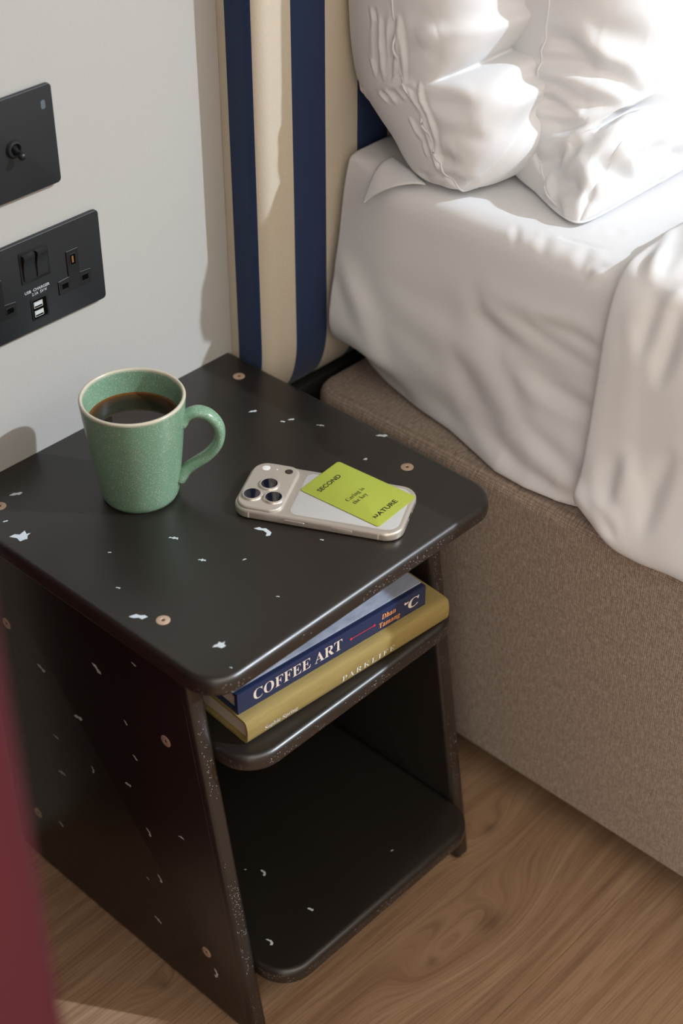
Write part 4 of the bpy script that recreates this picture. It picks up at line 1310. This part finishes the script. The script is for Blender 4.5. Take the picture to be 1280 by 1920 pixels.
# ================================================================== PHONE AND CARD
def phone():
    c = (-0.1200, -0.2455)
    a = -1.0854
    ex, ey = Vector((math.cos(a), math.sin(a), 0)), Vector((-math.sin(a), math.cos(a), 0))
    z0 = H + 0.0002
    fr = frame((c[0], c[1], z0), ex, ey)
    base = Vector((c[0], c[1], z0))
    root = thing('smartphone', base, 'pale gold smartphone lying face down on the nightstand', 'phone')
    L, Wd, th = 0.150, 0.0719, 0.0087
    body = slab('body', rrect(-L / 2, L / 2, -Wd / 2, Wd / 2, 0.0155, 12), 0, th, 0.0022, 0.0030, 'phone_metal', fr, root, base, n=6, angle=60)
    bg_ = slab('back_glass', rrect(-0.0245, L / 2 - 0.0045, -Wd / 2 + 0.0055, Wd / 2 - 0.0055, (0.0115, 0.007, 0.007, 0.0115), 8), th - 0.0004, th + 0.00015, 0, 0.00012, 'phone_glass', fr, root, base, n=2)
    plat = slab('camera_plateau', rrect(-L / 2 + 0.0022, -0.0310, -Wd / 2 + 0.0022, Wd / 2 - 0.0022, (0.0110, 0.0135, 0.0135, 0.0110), 10), th - 0.001, th + 0.0026, 0, 0.0022, 'phone_back', fr, root, base, n=6, angle=60)
    zt = th + 0.0026
    for lx, ly in ((-0.0615, -0.0165), (-0.0515, 0.0015), (-0.0425, -0.0160)):
        pass
    for lx, ly in ((-0.0612, -0.0168), (-0.0512, 0.0012), (-0.0418, -0.0165)):
        V, F = lathe_geo([(0.0092, zt - 0.0005), (0.0092, zt + 0.0004), (0.0085, zt + 0.0012), (0.0083, zt + 0.0018), (0.0076, zt + 0.0021), (0.0072, zt + 0.0019), (0.0070, zt + 0.0010)], 40)
        ring = mesh_obj('lens_ring', [fr((lx + v[0], ly + v[1], v[2])) for v in V], F, 'phone_metal', root, base)
        V, F = lathe_geo([(0.0072, zt + 0.0010), (0.0072, zt + 0.0018), (0.0055, zt + 0.0020), (0.0002, zt + 0.00205)], 40)
        mesh_obj('lens', [fr((lx + v[0], ly + v[1], v[2])) for v in V], F, 'lens_glass', ring, base)
        V, F = lathe_geo([(0.0040, zt + 0.00195), (0.0038, zt + 0.00212), (0.0030, zt + 0.00214), (0.0002, zt + 0.0021)], 28)
    for nm, lx, ly, r, mt in (('flash', -0.0615, 0.0245, 0.0036, 'flash_white'), ('microphone', -0.0515, 0.0248, 0.0007, 'flash_white'), ('depth_sensor', -0.0405, 0.0243, 0.0036, 'sensor_dark')):
        V, F = lathe_geo([(r, zt - 0.0004), (r, zt + 0.0001), (r * 0.9, zt + 0.0002), (0.0001, zt + 0.00022)], 28)
        mesh_obj(nm, [fr((lx + v[0], ly + v[1], v[2])) for v in V], F, mt, root, base)
    # side button and shutter control on the near long side
    fs = frame((c[0], c[1], z0) + ey * 0 if False else fr((0, -Wd / 2, th / 2)), ex, (0, 0, 1))   # z axis = ex x z = -ey (outwards)
    slab('side_button', rrect(-0.027, -0.0085, -0.0014, 0.0014, 0.0013, 4), -0.0003, 0.0005, 0, 0.0003, 'phone_metal', fs, root, base, n=2)
    slab('camera_control', rrect(0.0150, 0.0335, -0.0019, 0.0019, 0.0018, 4), -0.0003, 0.00025, 0, 0.0002, 'phone_back', fs, root, base, n=2)
    for lx in (-0.0585, 0.0560):
        slab('antenna_line', rrect(lx - 0.0006, lx + 0.0006, -th / 2 + 0.0014, th / 2 - 0.0022, 0.0001, 1), -0.0003, 0.00008, 0, 0, 'phone_line', fs, root, base)
    fe = frame(fr((L / 2, 0, th / 2)), ey, (0, 0, 1))       # bottom end, z axis = ey x z = ex
    slab('charging_port', rrect(-0.0045, 0.0045, -0.0013, 0.0013, 0.0012, 4), -0.0004, 0.00008, 0, 0, 'slot_black', fe, root, base)
    for k in range(5):
        for s in (-1, 1):
            slab('speaker_hole', circle(s * (0.0085 + 0.0021 * k), 0, 0.0007, 10), -0.0004, 0.00008, 0, 0, 'slot_black', fe, root, base)
    # ---- card on the phone
    cc = (-0.0972, -0.2622)
    ca = -1.4766
    cx, cy = Vector((math.cos(ca), math.sin(ca), 0)), Vector((-math.sin(ca), math.cos(ca), 0))
    zc = z0 + th + 0.0003
    fc = frame((cc[0], cc[1], zc), cx, cy)
    cb = Vector((cc[0], cc[1], zc))
    cr = thing('key_card', cb, 'lime green key card with black lettering lying on the phone', 'card')
    slab('card', rrect(-0.0428, 0.0428, -0.027, 0.027, 0.0030, 6), 0, 0.0008, 0.00015, 0.0002, 'lime_card', fc, cr, cb, n=2)
    # text runs along local +y, its up is local -x
    tf = lambda bx, by: (lambda p: fc((bx - p[1], by + p[0], 0.0008 + p[2])))
    lettering('print', 'SECOND', 0.0300, 0.0046, tf(-0.0262, -0.0192), 'ink', cr, cb, 0.022)
    lettering('print', 'ATURE', 0.0258, 0.0046, tf(0.0345, -0.0142), 'ink', cr, cb, 0.022)
    # the stylised N: a "2" turned on its side
    V, F = text_geo('2', None, 0.0050, 0.025)
    f = tf(0.0345, -0.0192)
    V = [f((v[1] * 0.93, 0.0046 - v[0] * 1.25, 0.00012)) for v in V]
    mesh_obj('print', V, F, 'ink', cr, cb, smooth=False)
    lettering('print', serif('Caring is'), 0.0235, 0.0044, tf(0.0012, -0.0150), 'ink', cr, cb, -0.004)
    lettering('print', serif('the key'), 0.0180, 0.0044, tf(0.0082, -0.0142), 'ink', cr, cb, -0.004)
phone()

# ================================================================== SWITCH AND SOCKET
def wall_frame(x, z, y=0.0):
    return frame((x, y, z), (1, 0, 0), (0, 0, 1))      # z axis = x cross z = -y (out of the wall)

def plate(root, w, h, fr, base):
    slab('back_plate', rrect(-w / 2 + .001, w / 2 - .001, -h / 2 + .001, h / 2 - .001, 0.003, 5), 0.0002, 0.0022, 0, 0, 'plastic_black', fr, root, base)
    return slab('plate', rrect(-w / 2, w / 2, -h / 2, h / 2, 0.0038, 6), 0.0022, 0.0058, 0.0003, 0.0009, 'plate_black', fr, root, base, n=3)

def toggle_switch():
    x, z = -0.1849 - 0.043, 0.7414
    base = Vector((x, 0, z - 0.043))
    root = thing('toggle_switch', base, 'square black wall plate with a single toggle light switch', 'light switch')
    fr = wall_frame(x, z)
    plate(root, 0.086, 0.086, fr, base)
    V, F = lathe_geo([(0.0078, 0.0055), (0.0078, 0.0066), (0.0066, 0.0084), (0.0052, 0.0088), (0.0042, 0.0078), (0.0040, 0.0060)], 36)
    mesh_obj('collar', [fr(v) for v in V], F, 'plate_black', root, base)
    d = Vector((0.05, -0.42, 1)).normalized()
    s1 = d.cross(Vector((1, 0, 0))).normalized()
    s2 = d.cross(s1)
    prof = [(0.0030, 0.0), (0.0024, 0.004), (0.0018, 0.0066), (0.0020, 0.0074), (0.0031, 0.0088), (0.0036, 0.0106), (0.0031, 0.0124), (0.0018, 0.0137), (0.0002, 0.0141)]
    V, F = lathe_geo(prof, 24)
    o0 = Vector((0, 0.0005, 0.0052))
    mesh_obj('lever', [fr(o0 + s1 * v[0] + s2 * v[1] + d * v[2]) for v in V], F, 'plastic_black', root, base)
    # worn patch and chip
    slab('scuff', rrect(0.031, 0.0352, 0.0235, 0.0310, 0.0015, 3), 0.00575, 0.00586, 0, 0, 'scuff', fr, root, base)
plain('scuff', (0.16, 0.22, 0.27, 1), 0.6, grain=0.6)
toggle_switch()

def socket():
    x, z = -0.1508 - 0.073, 0.6604 - 0.043
    base = Vector((x, 0, z - 0.043))
    root = thing('power_socket', base, 'black double power socket plate with two switches and USB charger', 'socket')
    fr = wall_frame(x, z)
    plate(root, 0.146, 0.086, fr, base)
    Z = 0.0058
    # rocker surround and two rockers
    rx, rz = -0.2226 - x, 0.6360 - z
    slab('rocker_frame', rrect(rx - 0.0152, rx + 0.0152, rz - 0.0150, rz + 0.0150, 0.001, 3), Z - 0.001, Z + 0.0006, 0, 0.0003, 'plastic_black', fr, root, base, n=2)
    for s in (-1, 1):
        cx = rx + s * 0.0070
        V = []
        pr = [(-0.0122, 0.0002), (-0.0118, 0.0010), (0.0, 0.0014), (0.0100, 0.0042), (0.0122, 0.0040), (0.0124, 0.0002)]
        for xx in (-0.0058, -0.0054, 0.0054, 0.0058):
            for q, zz in pr:
                V.append(fr((cx + xx, rz + q, Z + 0.0005 + zz - (0.0003 if abs(xx) > 0.0056 else 0))))
        n = len(pr)
        F = grid_faces(4, n) + [tuple(range(n)), tuple(range(3 * n, 4 * n))] + [(0, n - 1, 2 * n - 1, n), (n, 2 * n - 1, 3 * n - 1, 2 * n), (2 * n, 3 * n - 1, 4 * n - 1, 3 * n)]
        mesh_obj('rocker_switch', V, F, 'plastic_black', root, base, angle=20)
    # outlets: raised T-shaped faces with three slots
    for s in (-1, 1):
        ox = s * 0.0403
        c = lambda a, b: (ox + a, 0.6 - z + b)
        a0, a1, b0, b1, t0, t1 = -0.0177, 0.0177, -0.0030, 0.0098, -0.0063, 0.0063
        out = [c(a0, b0), c(a1, b0), c(a1, b1), c(t1, b1 + 0.001), c(t1, 0.0345), c(t0, 0.0345), c(t0, b1 + 0.001), c(a0, b1)]
        o = slab('outlet', out, Z - 0.001, Z + 0.0009, 0, 0.0003, 'plastic_black', fr, root, base, n=1, angle=20)
        for q in ((0.0, 0.0255, 0.0026, 0.0046), (-0.0110, 0.0040, 0.0034, 0.0024), (0.0110, 0.0040, 0.0034, 0.0024)):
            px, pz = c(q[0], q[1])
            # slot: a dark well framed by a small bevel
            slab('slot_frame', rrect(px - q[2] - .0012, px + q[2] + .0012, pz - q[3] - .0012, pz + q[3] + .0012, 0.0006, 2), Z + 0.0008, Z + 0.00125, 0, 0.0004, 'plastic_black', fr, o, base, n=2)
            slab('slot', rrect(px - q[2], px + q[2], pz - q[3], pz + q[3], 0.0004, 2), Z + 0.0009, Z + 0.0013, 0, 0, 'slot_black', fr, o, base)
        px, pz = c(0.0, 0.0255)
        slab('earth_contact', rrect(px - 0.0012, px + 0.0006, pz - 0.0030, pz + 0.0034, 0.0002, 1), Z + 0.0012, Z + 0.0014, 0, 0, 'copper', fr, o, base)
    # twin USB port
    ux, uz = -0.2227 - x, 0.5942 - z
    # open frame
    o1 = rrect(ux - 0.0090, ux + 0.0090, uz - 0.0105, uz + 0.0105, 0.0018, 4)
    V, F = slab_geo(o1, Z - 0.001, Z + 0.0007, 0, 0.0003, 2)
    us = mesh_obj('usb_port', [fr(v) for v in V], F, 'plastic_black', root, base)
    slab('port_well', rrect(ux - 0.0072, ux + 0.0072, uz - 0.0088, uz + 0.0088, 0.0010, 2), Z + 0.0006, Z + 0.0008, 0, 0, 'slot_black', fr, us, base)
    for dz in (0.0042, -0.0042):
        slab('usb_shell', rrect(ux - 0.0064, ux + 0.0030, uz + dz - 0.0030, uz + dz + 0.0030, 0.0004, 2), Z + 0.0007, Z + 0.0010, 0, 0, 'usb_metal', fr, us, base)
        slab('usb_tongue', rrect(ux - 0.0058, ux + 0.0022, uz + dz - 0.0008, uz + dz + 0.0018, 0.0002, 1), Z + 0.0010, Z + 0.0012, 0, 0, 'print_white', fr, us, base)
        slab('usb_gap', rrect(ux - 0.0058, ux + 0.0024, uz + dz - 0.0024, uz + dz - 0.0011, 0.0002, 1), Z + 0.0010, Z + 0.0011, 0, 0, 'slot_black', fr, us, base)
    at = lambda px, pz: (lambda p: fr((px - x + p[0], pz - z + p[1], Z + p[2])))
    lettering('print', 'USB  CHARGER', 0.0262, 0.0026, at(-0.2360, 0.6112), 'print_white', root, base, 0.012)
    lettering('print', '2.1A  5V', 0.0125, 0.0026, at(-0.2290, 0.6074), 'print_white', root, base, 0.012)
    f = at(-0.2158, 0.6074)
    V = [f(v) for v in ((0, .0017, .0001), (.0026, .0017, .0001), (.0026, .0022, .0001), (0, .0022, .0001), (0, .0006, .0001), (.0026, .0006, .0001), (.0026, .0011, .0001), (0, .0011, .0001))]
    mesh_obj('print', V, [(0, 1, 2, 3), (4, 5, 6, 7)], 'print_white', root, base, smooth=False)
socket()

# ================================================================== BURGUNDY PANEL (foreground)
def burgundy():
    # a tall board from near the camera back to the wall, seen only by its blurred near edge
    base = Vector((-0.80, -0.40, 0))
    e0, e1 = Vector((-0.737, -0.712, 0)), Vector((-0.384, -0.020, 0))  # unseen run back to the wall added to keep the nightstand's side dark
    fr = frame(e0, e1 - e0, Vector((0, 0, 1)).cross(e1 - e0))
    px = rrect(0, (e1 - e0).length, 0, 0.030, (0.001, 0.001, 0.010, 0.010), 6)
    V, F = slab_geo(px, 0.004, 1.95, 0.0, 0.004, 3)
    V = [fr(v) for v in V]
    o = mesh_obj('burgundy_panel', V, F, 'burgundy', None, base)
    tag(o, 'tall burgundy panel, its blurred edge nearest the camera at far left', 'panel')
burgundy()
